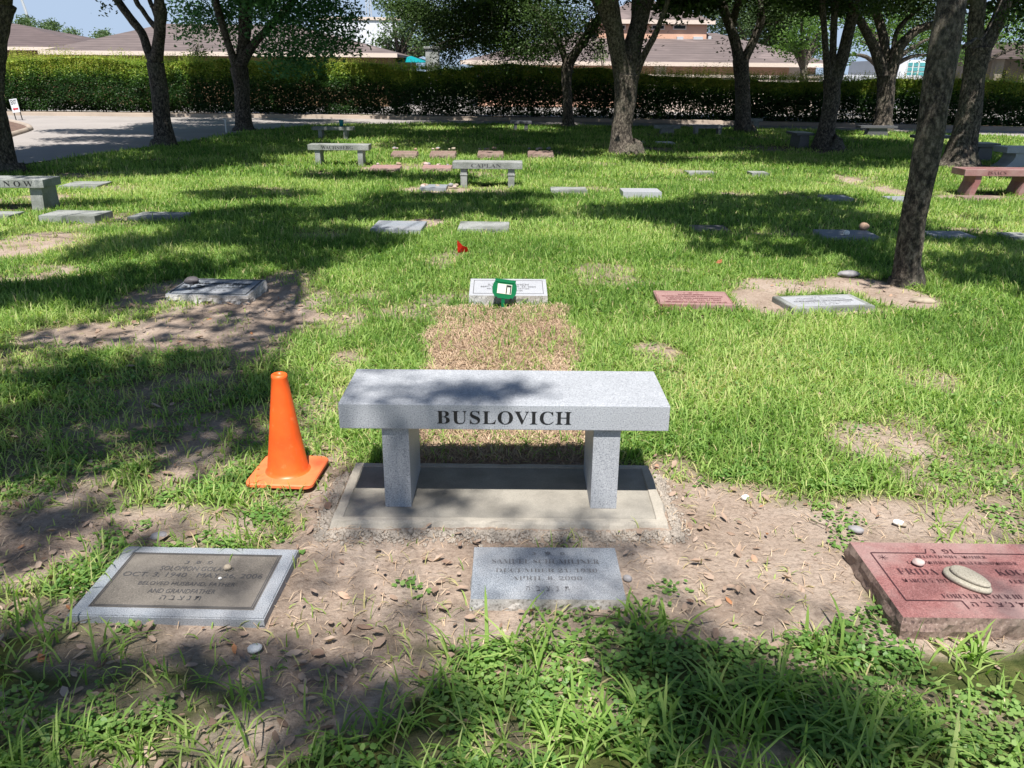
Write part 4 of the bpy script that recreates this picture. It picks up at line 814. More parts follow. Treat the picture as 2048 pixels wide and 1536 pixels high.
def tree(y0, paths, label, name='oak_tree', lm='oak', vis=(), crown=None, sunc=(), leaf=.085, dys=None, group='trees of the burial ground', base=None, density=1.0, zc=7.5, sleaf=None, extra_up=3.6):
    """paths: lists of (px, py, width px); the first is the bole from the ground, the others leave it as limbs"""
    bx = YY(paths[0][0][0], paths[0][0][1], y0) if base is None else Vector(base)
    root = empty(name, (bx.x, y0, 0), 0, label, 'tree', group); O = np.array([bx.x, y0, 0.0])
    bm = bmesh.new(); tips = []
    for i, p in enumerate(paths):
        dy = (dys[i] if dys else (0 if i == 0 else random.uniform(-1, 1) * .5)); pts = []; rad = []
        for k, (px, py, w) in enumerate(p):
            q = YY(px, py, y0 + (dy * k / max(1, len(p) - 1) if i else 0)); r = w / 2 / ppm(q.x, y0, q.z); pts.append(np.array(q)); rad.append(r)
        if i == 0:
            g = pts[0].copy(); g[2] = -.15; pts[0][2] = max(pts[0][2], .05); pts = [g] + pts; rad = [rad[0] * 1.25] + rad
        if i > 0 or len(paths) == 1:
            d = pts[-1] - pts[-2]; d /= np.linalg.norm(d); L = extra_up; up = np.array([0, 0, 1.0])
            for k in range(1, 4): d = d * .75 + up * .35; d /= np.linalg.norm(d); pts.append(pts[-1] + d * L / 3 + RNG.normal(0, .12, 3)); rad.append(rad[-1] * .72)
            tips.append(pts[-1])
        tube(bm, [x - O for x in pts], rad, 28 if i == 0 else 14, 14 if i == 0 else 6, .12 if i == 0 else .08)
    if i == 0 or not tips: tips = [pts[-1]]
    parts = []; cent = []
    if crown:
        R_, ncl, zlo, zhi = crown; zlo = min(zlo, 1.8 + .088 * y0) if y0 not in (14.4, 20.3) else zlo + .4; R_ *= 1.15; ncl = int(ncl * 2.1)
        for _ in range(ncl):
            a = random.random() * 6.283; rr_ = R_ * math.sqrt(random.random()); c = np.array([bx.x + rr_ * math.cos(a), y0 + rr_ * math.sin(a), random.uniform(zlo, zhi)]); cr_ = random.uniform(.7, 1.25)
            q, t = clump_pts(c, (cr_, cr_, cr_ * .6), int(190 * density), 9, .2); parts.append(leaves(q, .17, .09, np.clip(t + RNG.normal(0, .12, len(t)), 0, 1))); cent.append(c)
    for e in vis:
        px, py, rx, ry = e[:4]; dyy = e[4] if len(e) > 4 else random.uniform(-1, 1); q = YY(px, py, y0 + dyy); s = ppm(q.x, q.y, q.z); a = math.pi * rx * ry / s / s
        n_tw = max(2, int(a * 70 * density * (e[5] if len(e) > 5 else 1)))
        p_, t = clump_pts(q, (rx / s, min(rx / s, 1.2), ry / s), n_tw, 11, .11 if leaf < .1 else .2); parts.append(leaves(p_, leaf, leaf * .45, np.clip(t * .8 + .1 + RNG.normal(0, .12, len(t)), 0, 1))); cent.append(np.array(q) + np.array([0, 0, .2]))
    for e in sunc:
        lf = sleaf or leaf; q, t = sun_clump(e[:4], e[4] if len(e) > 4 else zc, (e[5] if len(e) > 5 else 1.0) * 0.42 / (lf * lf), lf)
        if len(q): parts.append(leaves(q, lf * 1.3, lf * .75, t)); cent.append(q.mean(0))
    for c in cent[:60]:
        tp = min(tips, key=lambda t: np.linalg.norm(t - c)); c = np.array(c); mid = (tp + c) / 2 + np.array([0, 0, .35 if c[2] > 4.4 else .6])
        if c[2] < 4.4: mid = tp * .45 + c * .55 + np.array([0, 0, .5])
        j = RNG.normal(0, .22, 3); tube(bm, [tp - O, tp * .7 + c * .3 - O + j, mid - O - j, c - O], [.018, .014, .009, .004], 5, 3)
    link('trunk', bm_mesh('trunk', bm), MT['bark'], root, smooth=True)
    if parts:
        Vs = [(V - O, l, s, t) for V, l, s, t in parts]; join('crown', Vs, MT[lm], parent=root)
    return root

# left edge trunk
tree(14.4, [[(-14, 346, 118), (-20, 320, 90), (-30, 250, 82), (-36, 160, 76), (-26, 80, 68), (-6, 0, 68)], [(-6, 0, 55), (10, -60, 40)], [(-20, 40, 40), (-80, -60, 34)]], 'thick dark oak trunk cut off by the left photo edge behind the grey bench', crown=(3.4, 15, 4.6, 7.5), zc=5.5, sleaf=.16, sunc=[(130, 305, 110, 14), (210, 262, 110, 6), (360, 255, 110, 5), (80, 332, 70, 12), (300, 285, 80, 7, 5.5, .7)])
tree(20.3, [[(331, 292, 56), (330, 275, 42), (325, 235, 33), (318, 180, 32), (311, 125, 32)], [(309, 128, 22), (296, 100, 18), (285, 68, 17), (262, 38, 16), (232, -5, 16)], [(313, 118, 26), (318, 80, 22), (320, 55, 22)], [(318, 60, 14), (300, 42, 10), (285, 20, 10), (270, -5, 10)], [(320, 60, 18), (327, 25, 15), (318, -5, 15)], [(318, 50, 10), (308, 20, 9), (298, -5, 9)]],
     'slender dark oak forking low at the road edge, second tree from the left', vis=[(225, 8, 18, 10, 0, .6), (212, 18, 7, 8, 0, .7)], crown=(3.0, 12, 5.0, 7.8), zc=6.3, sleaf=.16, sunc=[(560, 298, 130, 14), (430, 325, 130, 12), (330, 345, 90, 10), (700, 352, 110, 8), (260, 325, 60, 8), (620, 275, 90, 8)], extra_up=2.5)
tree(26.1, [[(490, 262, 48), (489, 250, 36), (486, 215, 30), (482, 170, 30), (478, 135, 34)], [(474, 138, 18), (462, 103, 15), (448, 62, 14), (430, -5, 14)], [(481, 135, 26), (487, 90, 24), (495, -5, 28)], [(482, 130, 20), (505, 92, 17), (542, 50, 15), (590, -5, 15)]],
     'forked tree with feathery blue green hanging leaves, third from the left by the road', name='pinnate_tree', lm='pinnate', leaf=.13, density=.9,
     vis=[(375, 20, 38, 32), (370, 60, 22, 20), (420, 35, 40, 38), (455, 45, 30, 45), (540, 35, 55, 45), (600, 55, 50, 42), (520, 95, 28, 25), (560, 118, 42, 22, 0), (610, 132, 30, 20, 0), (585, 95, 30, 25), (648, 25, 50, 40), (690, 75, 28, 26), (705, 98, 16, 12), (655, 85, 35, 35), (700, 25, 22, 30), (640, 110, 22, 25), (500, 10, 90, 25), (600, 10, 90, 22), (560, 150, 25, 10, 0), (470, 100, 12, 12)],
     crown=(4.2, 16, 4.8, 8), zc=6.0, sleaf=.16, sunc=[(500, 229, 130, 8), (430, 233, 80, 5), (600, 231, 70, 6)])
tree(29.5, [[(1137, 256, 32), (1137, 245, 25), (1135, 200, 19), (1133, 160, 20), (1136, 128, 24)], [(1136, 130, 20), (1162, 88, 18), (1195, 42, 18), (1232, -5, 16)], [(1134, 130, 15), (1115, 80, 12), (1080, 30, 10), (1040, -5, 10)]],
     'thin trunked oak with drooping dark branches left of the thick forked trunk', leaf=.10, density=1.25,
     vis=[(845, 30, 45, 30), (880, 60, 40, 40), (905, 100, 26, 26, 0), (895, 122, 18, 12, 0), (925, 30, 50, 35), (970, 40, 45, 45), (1010, 70, 45, 40), (1060, 60, 50, 55), (1030, 105, 35, 25), (1075, 110, 28, 20), (1010, 135, 30, 10, 0, .7), (1100, 90, 25, 35), (1070, 10, 60, 25), (1185, 45, 22, 40), (1000, 10, 90, 25), (1190, 95, 18, 22, 0, .7), (1120, 60, 22, 25), (1160, 120, 20, 14, 0, .5), (810, 15, 35, 18), (985, 95, 20, 20), (945, 80, 20, 25), (1100, 135, 15, 10, 0, .5), (780, 8, 30, 12), (1110, 70, 40, 40), (1165, 75, 30, 36), (1060, 105, 40, 25), (1130, 30, 50, 30), (860, 15, 90, 25), (960, 20, 90, 30), (1080, 20, 80, 30), (900, 60, 50, 45), (1000, 60, 60, 45)],
     crown=(4.4, 18, 4.8, 8.5), zc=6.0, sleaf=.16, sunc=[(900, 236, 160, 6), (1080, 236, 160, 7), (800, 233, 90, 4, 6, .7), (1200, 238, 100, 7)])
tree(19.2, [[(1248, 310, 80), (1246, 296, 56), (1244, 265, 42), (1249, 205, 42), (1254, 150, 50)], [(1246, 158, 34), (1236, 105, 34), (1226, 50, 36), (1214, -5, 38)], [(1258, 158, 38), (1265, 95, 38), (1279, 40, 36), (1284, -5, 42)], [(1266, 160, 20), (1287, 112, 14), (1310, 70, 12), (1322, 40, 10), (1338, -5, 9)], [(1228, 70, 26), (1205, 20, 22), (1190, -5, 20)]],
     'thick pale barked oak with a many stemmed fork, right of centre', vis=[(1205, 75, 14, 22, 0, .5), (1300, 60, 14, 30, 0, .35), (1335, 20, 20, 18, 0, .5), (1290, 15, 30, 16, 0, .4), (1200, 15, 28, 18), (1240, 5, 40, 10), (1355, 40, 12, 10, 0, .3), (1290, 85, 8, 10, 0, .3)], crown=(4.0, 17, 4.6, 8), zc=6.3, sleaf=.16, sunc=[(760, 268, 150, 10), (960, 275, 160, 16), (1110, 290, 110, 18), (1330, 293, 90, 14), (880, 358, 90, 7), (1000, 300, 120, 12), (1180, 270, 120, 12), (1400, 275, 120, 10), (820, 290, 80, 10, 6.3, .6)])
tree(27.8, [[(1488, 265, 50), (1487, 250, 34), (1486, 200, 29), (1483, 150, 28), (1482, 118, 32)], [(1479, 120, 24), (1469, 80, 21), (1452, 32, 18), (1438, -5, 18)], [(1488, 120, 20), (1503, 90, 17), (1520, 48, 16), (1526, -5, 20)], [(1506, 70, 8), (1530, 50, 6), (1560, 40, 4)], [(1462, 55, 16), (1472, 20, 14), (1478, -5, 14)]],
     'black looking Y forked oak in front of the peach building', vis=[(1456, 90, 15, 12, 0, .6), (1400, 10, 50, 14), (1490, 15, 35, 18), (1550, 15, 45, 22), (1545, 60, 25, 35, 0, .8), (1380, 22, 22, 10, 0, .5), (1440, 50, 10, 12, 0, .4), (1465, 105, 8, 6, 0, .6), (1590, 20, 40, 20), (1530, 95, 15, 12, 0, .5), (1560, 10, 90, 22), (1400, 5, 70, 14), (1540, 50, 30, 30)], crown=(4.0, 15, 4.8, 8.2), zc=6.0, sleaf=.16, sunc=[(1400, 238, 160, 8), (1560, 240, 160, 8), (1480, 236, 120, 6)], leaf=.10)
tree(21.1, [[(1650, 300, 72), (1650, 288, 50), (1654, 255, 34), (1662, 200, 33), (1664, 158, 34)], [(1657, 162, 16), (1652, 110, 13), (1648, 50, 12), (1646, -5, 12)], [(1663, 160, 16), (1666, 100, 14), (1668, 40, 14), (1670, -5, 14)], [(1670, 165, 26), (1684, 118, 24), (1699, 55, 22), (1712, -5, 20)]],
     'oak with three close upright stems, bench end tucked at its base', vis=[(1640, 5, 100, 18), (1740, 10, 70, 20), (1620, 15, 40, 22), (1700, 15, 40, 20), (1660, 10, 40, 15), (1740, 20, 30, 14, 0, .6)], crown=(3.6, 14, 4.8, 8), zc=6.3, sleaf=.16, sunc=[(1500, 290, 130, 12), (1620, 310, 140, 10), (1740, 312, 110, 10), (1560, 278, 100, 8), (1700, 285, 90, 12, 6.3, .7)])
tree(29.1, [[(1766, 252, 42), (1768, 235, 34), (1771, 195, 32), (1774, 150, 36)], [(1768, 155, 24), (1748, 95, 20), (1722, 45, 16), (1700, 10, 12)], [(1774, 150, 22), (1768, 80, 18), (1745, -5, 16)], [(1780, 152, 26), (1800, 95, 20), (1835, 60, 17), (1882, 42, 14)], [(1786, 125, 10), (1795, 60, 9), (1850, 5, 8)]],
     'wide forked oak behind the black pedestal bench near the far kerb', vis=[(1800, 5, 120, 18), (1900, 30, 50, 30), (1930, 60, 25, 25, 0, .6), (1790, 15, 50, 20), (1850, 20, 50, 22), (1730, 15, 35, 20), (1830, 45, 30, 18, 0, .5), (1900, 15, 40, 20)], crown=(4.0, 14, 4.8, 8.2), zc=6.0, sleaf=.16, sunc=[(1700, 250, 90, 6, 6, .6), (1900, 256, 160, 7), (2030, 262, 80, 6)], leaf=.10)
tree(16.8, [[(1918, 337, 100), (1922, 318, 70), (1930, 270, 52), (1941, 200, 46), (1952, 130, 42), (1957, 95, 46)], [(1952, 100, 32), (1951, 55, 32), (1957, -5, 30)], [(1962, 105, 30), (1984, 68, 28), (2012, -5, 28)], [(1925, 95, 7), (1955, 70, 6), (1985, 50, 4)]],
     'thick light barked oak leaning right, behind the red bench', lm='oak', vis=[(2025, 25, 30, 30), (2035, 75, 22, 30), (2000, 50, 20, 18, 0, .5), (1985, 15, 30, 14), (2030, 115, 22, 14, 0, .6)], crown=(3.6, 14, 4.6, 7.8), zc=6.3, sleaf=.16, sunc=[(1820, 300, 90, 14), (1900, 318, 90, 12), (2000, 350, 80, 10), (1760, 330, 60, 8, 6.3, .7)])
# the near leaning trunk; its crown throws the broad shadow across the middle lawn
tree(6.77, [[(1810, 572, 66), (1812, 545, 55), (1818, 500, 50), (1829, 430, 50), (1843, 360, 52), (1868, 220, 55), (1888, 100, 56), (1904, 0, 52)], [(1904, 0, 50), (1925, -90, 44)], [(1902, 10, 40), (1870, -120, 34)], [(1930, 92, 8), (1950, 78, 6), (1975, 62, 3)]],
     'nearest tree, slim oak trunk leaning right beside the white paneled marker', zc=5.5, sleaf=.13,
     sunc=[(1500, 415, 130, 26), (1640, 405, 90, 20), (1380, 430, 130, 22), (1250, 425, 90, 15), (1450, 470, 120, 25), (1600, 455, 150, 28), (1740, 440, 80, 22), (1560, 500, 60, 16), (1700, 490, 100, 22), (1760, 530, 60, 22), (1900, 480, 110, 20), (1960, 530, 100, 30), (2040, 560, 60, 30), (1420, 500, 40, 14), (1880, 555, 50, 10), (1760, 555, 40, 14, 5.5, .7), (2030, 500, 60, 25), (1960, 440, 40, 8, 5.5, .5)], leaf=.07)
# two trees outside the frame shade the left lawn and the foreground
tree(5.4, [[(-480, 640, 92), (-480, 560, 76), (-470, 300, 70), (-440, 100, 64), (-420, -60, 60)], [(-420, -60, 48), (-300, -220, 40)], [(-425, -30, 44), (-560, -220, 36)]], 'oak just left of the view whose crown shades the left lawn', zc=7.0, sleaf=.10,
     sunc=[(170, 590, 190, 32), (330, 540, 130, 26), (60, 585, 90, 30), (480, 470, 150, 24), (250, 500, 90, 30), (620, 475, 100, 26), (720, 480, 90, 22), (560, 430, 140, 22), (360, 440, 120, 14), (760, 420, 110, 20), (920, 415, 120, 22), (1040, 425, 70, 16), (1000, 395, 110, 12), (850, 395, 120, 10), (500, 390, 130, 12), (180, 410, 120, 8, 7, .6), (540, 570, 50, 22, 7, .8), (430, 620, 40, 10, 7, .6), (290, 622, 60, 10, 7, .7), (520, 515, 60, 14), (620, 520, 50, 16), (30, 700, 60, 20, 7, .6),
           (260, 775, 150, 34), (420, 730, 90, 22, 7, .8), (120, 830, 160, 40), (330, 850, 150, 42), (470, 830, 70, 50), (60, 920, 120, 45), (230, 930, 150, 30), (430, 920, 70, 40), (300, 800, 230, 60), (420, 780, 120, 50, 7, .8), (400, 860, 130, 60), (200, 740, 200, 30, 7, .5), (470, 700, 110, 20, 7, .6), (120, 900, 140, 60), (260, 690, 120, 14, 7, .5), (100, 650, 100, 14, 7, .5), (520, 880, 40, 50), (540, 760, 40, 30, 7, .6), (60, 760, 90, 24, 7, .7), (380, 650, 120, 14, 7, .35), (530, 660, 60, 16, 7, .5)])
def far_off_tree(x, y, label, sunc, zc, sleaf):
    root = empty('oak_tree', (x, y, 0), 0, label, 'tree', 'trees of the burial ground'); O = np.array([x, y, 0.0]); bm = bmesh.new()
    tube(bm, [(0, 0, -.2), (0, 0, .2), (.05, .05, 2), (.1, .2, 3.8)], [.34, .26, .21, .2], 18, 7, .12); tips = []
    for a in range(5):
        t = a * 1.257; p = np.array([.1 + 1.6 * math.cos(t), .2 + 1.6 * math.sin(t), 6.2]); tube(bm, [(.1, .2, 3.6), (.1 + .6 * math.cos(t), .2 + .6 * math.sin(t), 4.8), p], [.13, .10, .06], 9, 4, .08); tips.append(p + O)
    parts = []
    for e in sunc:
        z_ = e[4] if len(e) > 4 else zc; q, t = sun_clump(e[:4], z_, (e[5] if len(e) > 5 else 1.0) * .42 / sleaf ** 2, sleaf)
        if not len(q): continue
        parts.append(leaves(q - O, sleaf * 1.3, sleaf * .75, t)); c = q.mean(0); tp = min(tips, key=lambda k: np.linalg.norm(k - c))
        tube(bm, [tp - O, (tp + c) / 2 - O + np.array([RNG.normal(0, .4), RNG.normal(0, .2), .5]), c - O], [.013, .009, .003], 5, 4)
    for _ in range(10):
        c = np.array([x + random.uniform(-3.5, 3.5), y - 1.5 + random.uniform(-3, 1.0), random.uniform(6, 9)]); q, t = clump_pts(c, (1.1, 1.1, .7), 90, 9, .2); parts.append(leaves(q - O, .15, .075, t))
    link('trunk', bm_mesh('trunk', bm), MT['bark'], root, smooth=True); join('crown', parts, MT['oak'], parent=root)
far_off_tree(-.5, -4.6, 'oak behind the viewer whose crown dapples the foreground', [
    (60, 1300, 130, 50), (60, 1400, 110, 60), (200, 1340, 120, 36), (330, 1330, 110, 34), (450, 1345, 130, 34), (580, 1360, 120, 36), (700, 1410, 120, 50), (650, 1480, 140, 60), (850, 1400, 90, 40), (60, 1500, 130, 40, 8.5, .8), (400, 1500, 90, 30, 8.5, .6),
    (60, 1020, 110, 50), (30, 1110, 60, 60, 8.5, .8), (150, 1040, 70, 26, 8.5, .7), (270, 1075, 90, 20, 8.5, .6), (1350, 1270, 70, 34), (1330, 1330, 100, 50), (1400, 1400, 110, 60), (1530, 1420, 130, 55), (1660, 1440, 120, 60), (1500, 1500, 200, 55), (1330, 1500, 80, 40, 8.5, .7), (1750, 1500, 90, 40), (1260, 1200, 60, 20, 8.5, .6), (1560, 1350, 50, 30, 8.5, .6),
    (1090, 1110, 90, 26), (1180, 1075, 90, 18), (1260, 1090, 50, 24), (730, 1070, 100, 16), (620, 1170, 60, 50, 8.5, .6), (800, 1250, 60, 24, 8.5, .6), (780, 1010, 90, 34), (900, 1000, 50, 24), (720, 960, 50, 30, 8.5, .7), (1015, 1045, 30, 14), (470, 1180, 60, 14, 8.5, .6), (270, 1105, 50, 12, 8.5, .6), (500, 1330, 60, 20),
    (2000, 1215, 90, 16), (2030, 1110, 40, 14), (1960, 1200, 60, 14), (1560, 1230, 40, 12, 8.5, .5), (1850, 1390, 40, 20, 8.5, .4), (800, 890, 0.1, 0.1), (1120, 1190, 70, 16, 8.5, .5)], 8.5, .065)
# shade on the seat of the near bench: spots aimed where the ray meets the seat (ground px beyond the seat)
def seat_spot(px, py, rx, ry, d):
    x, y = G(px, py, .474); t = .474 / -SUNV[2]; return x + SUNV[0] * t, y + SUNV[1] * t, rx / ppm(x, y, .47), ry * 1.9 / ppm(x, y, .47), d
root = [o for o in C.objects if o.get('label', '').startswith('oak behind the viewer')][0]
parts = []; O = np.array(root.location)
for px, py, rx, ry, d in ((820, 790, 70, 12, 1), (900, 785, 50, 14, 1), (960, 790, 70, 14, 1.3), (1040, 782, 45, 15, 1.3), (890, 765, 40, 10, .8), (990, 768, 30, 8, .8), (760, 780, 30, 10, .5)):
    x, y, a, b, d = seat_spot(px, py, rx, ry, d); n_tw = int(math.pi * a * b * d * 1.3 / .05 ** 2)
    th = RNG.random(n_tw) * 6.283; r = np.sqrt(RNG.random(n_tw)); zz = 8.3 + RNG.uniform(-.6, .6, n_tw); t = zz / -SUNV[2]
    q = np.stack([x + a * r * np.cos(th) - SUNV[0] * t, y + b * r * np.sin(th) - SUNV[1] * t, zz], 1); q = np.repeat(q, 7, 0) + RNG.normal(0, .05, (n_tw * 7, 3)); parts.append(leaves(q - O, .07, .04, RNG.random(len(q))))
sp = join('crown', parts, MT['oak'], parent=root)

# trees beyond the hedge
def back_tree(y0, px, vis, label, lm='pale', leaf=.2, w=.3, dens=.35, name='broadleaf_tree', group='trees beyond the hedge'):
    q0 = YY(px, 200, y0); r = empty(name, (q0.x, y0, 0), 0, label, 'tree', group); O = np.array([q0.x, y0, 0]); bm = bmesh.new(); tops = []
    parts = []
    for e in vis:
        q = np.array(YY(e[0], e[1], y0 + random.uniform(-1.5, 1.5))); s = ppm(*q); a = e[2] / s; b = e[3] / s; n = int(math.pi * a * b * 60 * dens * (e[4] if len(e) > 4 else 1))
        p, t = clump_pts(q, (a, min(a, 2.5), b), max(n, 3), 11, leaf * 1.3); parts.append(leaves(p - O, leaf, leaf * .5, np.clip(t + RNG.normal(0, .12, len(t)), 0, 1))); tops.append(q - O)
    zt = float(np.mean([t[2] for t in tops])); tube(bm, [(0, 0, -.1), (.1, 0, zt * .3), (0, .1, zt * .6)], [w, w * .7, w * .55], 12, 5, .1)
    for t in tops: tube(bm, [(0, .1, zt * .55), (t[0] * .5, t[1] * .5, (zt * .6 + t[2]) / 2 + .2), t], [w * .45, w * .3, .03], 7, 4)
    link('trunk', bm_mesh('trunk', bm), MT['bark'], r, smooth=True); join('crown', parts, MT[lm], parent=r)
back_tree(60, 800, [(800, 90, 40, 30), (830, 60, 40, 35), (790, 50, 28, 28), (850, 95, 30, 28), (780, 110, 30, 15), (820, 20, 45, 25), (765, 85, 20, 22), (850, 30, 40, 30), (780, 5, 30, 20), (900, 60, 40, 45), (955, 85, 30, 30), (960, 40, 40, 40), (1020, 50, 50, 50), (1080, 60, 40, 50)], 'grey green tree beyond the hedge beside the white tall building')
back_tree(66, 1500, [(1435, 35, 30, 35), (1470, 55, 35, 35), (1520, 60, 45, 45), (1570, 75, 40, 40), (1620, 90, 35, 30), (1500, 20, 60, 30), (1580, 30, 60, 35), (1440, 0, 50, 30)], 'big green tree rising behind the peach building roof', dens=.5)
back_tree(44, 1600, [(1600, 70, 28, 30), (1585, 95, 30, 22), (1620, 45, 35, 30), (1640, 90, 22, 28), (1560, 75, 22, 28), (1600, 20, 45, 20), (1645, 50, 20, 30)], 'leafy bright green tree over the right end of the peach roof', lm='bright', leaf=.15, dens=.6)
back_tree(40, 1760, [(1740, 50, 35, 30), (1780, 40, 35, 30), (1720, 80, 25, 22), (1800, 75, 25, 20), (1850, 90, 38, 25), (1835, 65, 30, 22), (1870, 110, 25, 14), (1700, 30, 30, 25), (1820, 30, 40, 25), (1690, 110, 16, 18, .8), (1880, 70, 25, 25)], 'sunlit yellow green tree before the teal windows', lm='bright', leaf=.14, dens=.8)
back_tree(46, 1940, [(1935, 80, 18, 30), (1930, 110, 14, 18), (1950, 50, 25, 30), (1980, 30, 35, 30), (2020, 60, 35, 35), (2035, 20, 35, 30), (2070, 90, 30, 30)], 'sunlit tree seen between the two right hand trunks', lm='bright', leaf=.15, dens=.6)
for px, top, lab in ((50, 38, 'tallest lone pine far off at upper left'), (100, 46, 'broad lone pine right of the tallest one'), (205, 65, 'small flat topped tree over the pale roof gap')):
    back_tree(115, px, [(px, top + 5, 14, 6), (px + 10, top + 12, 12, 5), (px - 10, top + 10, 8, 4), (px + 3, top, 8, 4)], lab, leaf=.30, w=.2, dens=.5, name='pine_tree', group='lone trees on the skyline')
back_tree(110, 150, [(150, 66, 12, 3), (140, 64, 8, 3)], 'low tree top peeping over the brown roof', leaf=.30, w=.2, dens=.5, group='lone trees on the skyline')
back_tree(38.5, 392, [(393, 100, 16, 10), (396, 88, 8, 8), (400, 112, 22, 10), (385, 115, 20, 8)], 'leafy sapling poking above the hedge between the left trunks', lm='oak', leaf=.09, w=.06, dens=1.0, name='sapling')
back_tree(38.6, 1205, [(1205, 100, 14, 14), (1200, 115, 18, 10), (1195, 88, 9, 9)], 'bright young tree above the hedge left of the thick forked trunk', lm='bright', leaf=.09, w=.05, dens=1.0, name='sapling')

# ------------------------------------------------------------------ hedge
def hedge_top(x): return np.interp(x, [-40, -19, -6.7, 0, 9.7, 18, 40], [2.3, 2.12, 1.98, 1.85, 1.66, 1.55, 1.6])
def hedge_y(x): return kerb_y(x) + 1.9
def hedge():
    r = empty('hedge', (0, 36, 0), 0, 'long clipped hedge with yellow green shoots along the far kerb', 'hedge'); O = np.array([0, 36, 0.0])
    n = 400000; x = RNG.uniform(-30, 32, n); u = RNG.random(n); zt = hedge_top(x) + .20 * (vnoise(x, x * 0, .55, 3) - .5) * 2 + .10 * (vnoise(x, x * 0, 2.3, 3) - .5); z = zt * (1 - u ** 1.35 * .92)
    low = np.clip((.95 - z) / .5, 0, 1) * np.clip((z - .08) / .22, .25, 1); gap = fbm(x, z * 1.5, 1.3, 66); k = RNG.random(n) > low * np.clip(np.where(x > -5.5, .22, -.6) + 2.4 * (gap - .46), 0, .84); x, z, zt = x[k], z[k], zt[k]; n = len(x)
    th = .75 * np.sqrt(np.clip(1 - ((z / zt) - .55) ** 2 * 1.2, .2, 1)); d = np.where(RNG.random(n) < .75, -th + .22 * RNG.random(n) ** 1.5, RNG.uniform(-.75, .75, n)) + .18 * (vnoise(x, z, 1.6, 9) - .5) * 2
    top = RNG.random(n) < .1; z = np.where(top, zt, z); d = np.where(top, RNG.uniform(-.75, .75, n), d)
    q = np.stack([x, hedge_y(x) + d, z], 1); t = np.clip(.05 + .75 * np.clip((z / zt - .50) / .38, 0, 1) + .5 * (fbm(x, z, 1.8, 2) - .5) + RNG.normal(0, .13, n), 0, .97)  # new-growth yellow plus sunlit top and shaded foot, painted into the leaf tint
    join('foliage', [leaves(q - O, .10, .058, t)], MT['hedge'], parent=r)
    n = 22000; x = RNG.uniform(-30, 32, n); hh = (.14 + .34 * RNG.random(n) ** 1.5) * (.5 + 1.0 * vnoise(x, x * 0, 1.2, 70)); y = hedge_y(x) + RNG.uniform(-.85, .4, n); zt = hedge_top(x) - .05 - np.where(RNG.random(n) < .6, .55 * RNG.random(n), 0)
    per = 7; X_ = np.repeat(x, per) + RNG.normal(0, .012, n * per); k = np.tile(np.arange(per) / (per - 1), n); Z = np.repeat(zt, per) + np.repeat(hh, per) * k; Yv = np.repeat(y, per) + RNG.normal(0, .012, n * per)
    V, l, s, t = leaves(np.stack([X_, Yv, Z], 1) - O, .055, .024, np.clip(.15 + .45 * k + .55 * (vnoise(X_, X_ * 0, .35, 12) - .35) + RNG.normal(0, .12, n * per), 0, 1))
    join('shoots', [(V, l, s, t)], MT['shoot'], parent=r)
    bm = bmesh.new()
    for _ in range(420):
        x0 = random.uniform(-29, 31); y0 = float(hedge_y(x0)) + random.uniform(-.4, .4); pts = [np.array([x0, y0, 0]) - O]
        for k in range(3): pts.append(pts[-1] + np.array([random.uniform(-.12, .12), random.uniform(-.1, .1), .42]))
        tube(bm, pts, [.018, .015, .012, .008], 5, 2)
    link('stems', bm_mesh('stems', bm), MT['stem'], r)
hedge()

# ------------------------------------------------------------------ buildings
def shingle(name, c):
    m, n, b = mat(name); f = noise(n, 1.2, 6, .7, mapping=(.5, 1, 4)); f2 = noise(n, .25, 3)
    k = ramp(n, f, [(.3, tuple(v * .72 for v in c)), (.7, tuple(v * 1.25 for v in c))]); k = mixc(n, ramp(n, f2, [(.62, (0, 0, 0)), (.66, (.6,) * 3)]), k, tuple(v * 1.6 for v in c))
    tc = n.nodes.new('ShaderNodeTexCoord'); w = N(n, 'ShaderNodeTexWave', Scale=2.2, Distortion=.4); w.bands_direction = 'Z'; n.links.new(tc.outputs['Object'], w.inputs[0])
    k = mixc(n, .25, k, mixc(n, 1.0, k, w.outputs[0], 'MULTIPLY')); n.links.new(k, b.inputs[0]); b.inputs['Roughness'].default_value = .9; return m
MT['roof'] = shingle('brown_shingle', (0.135, 0.105, 0.10)); MT['roof2'] = shingle('dark_brown_shingle', (0.105, 0.077, 0.075))
MT['peach'] = plain('peach_stucco', (0.58, 0.35, 0.25), .9, .06, 2); MT['fascia'] = plain('cream_fascia', (0.62, 0.52, 0.45), .8, .05); MT['white'] = plain('white_wall', (0.62, 0.64, 0.70), .9, .04, 1)
MT['glassd'] = plain('dark_glass', (0.02, 0.025, 0.03), .12, .1); MT['tealg'] = plain('teal_glass', (0.10, 0.34, 0.36), .15, .3, 1.5); MT['stonew'] = plain('tan_stone_wall', (0.24, 0.21, 0.17), .9, .3, 2); MT['metalg'] = plain('galvanized', (0.45, 0.47, 0.5), .5, .1)
MT['ochre'] = plain('ochre_stucco', (0.20, 0.125, 0.07), .9, .06, 2)
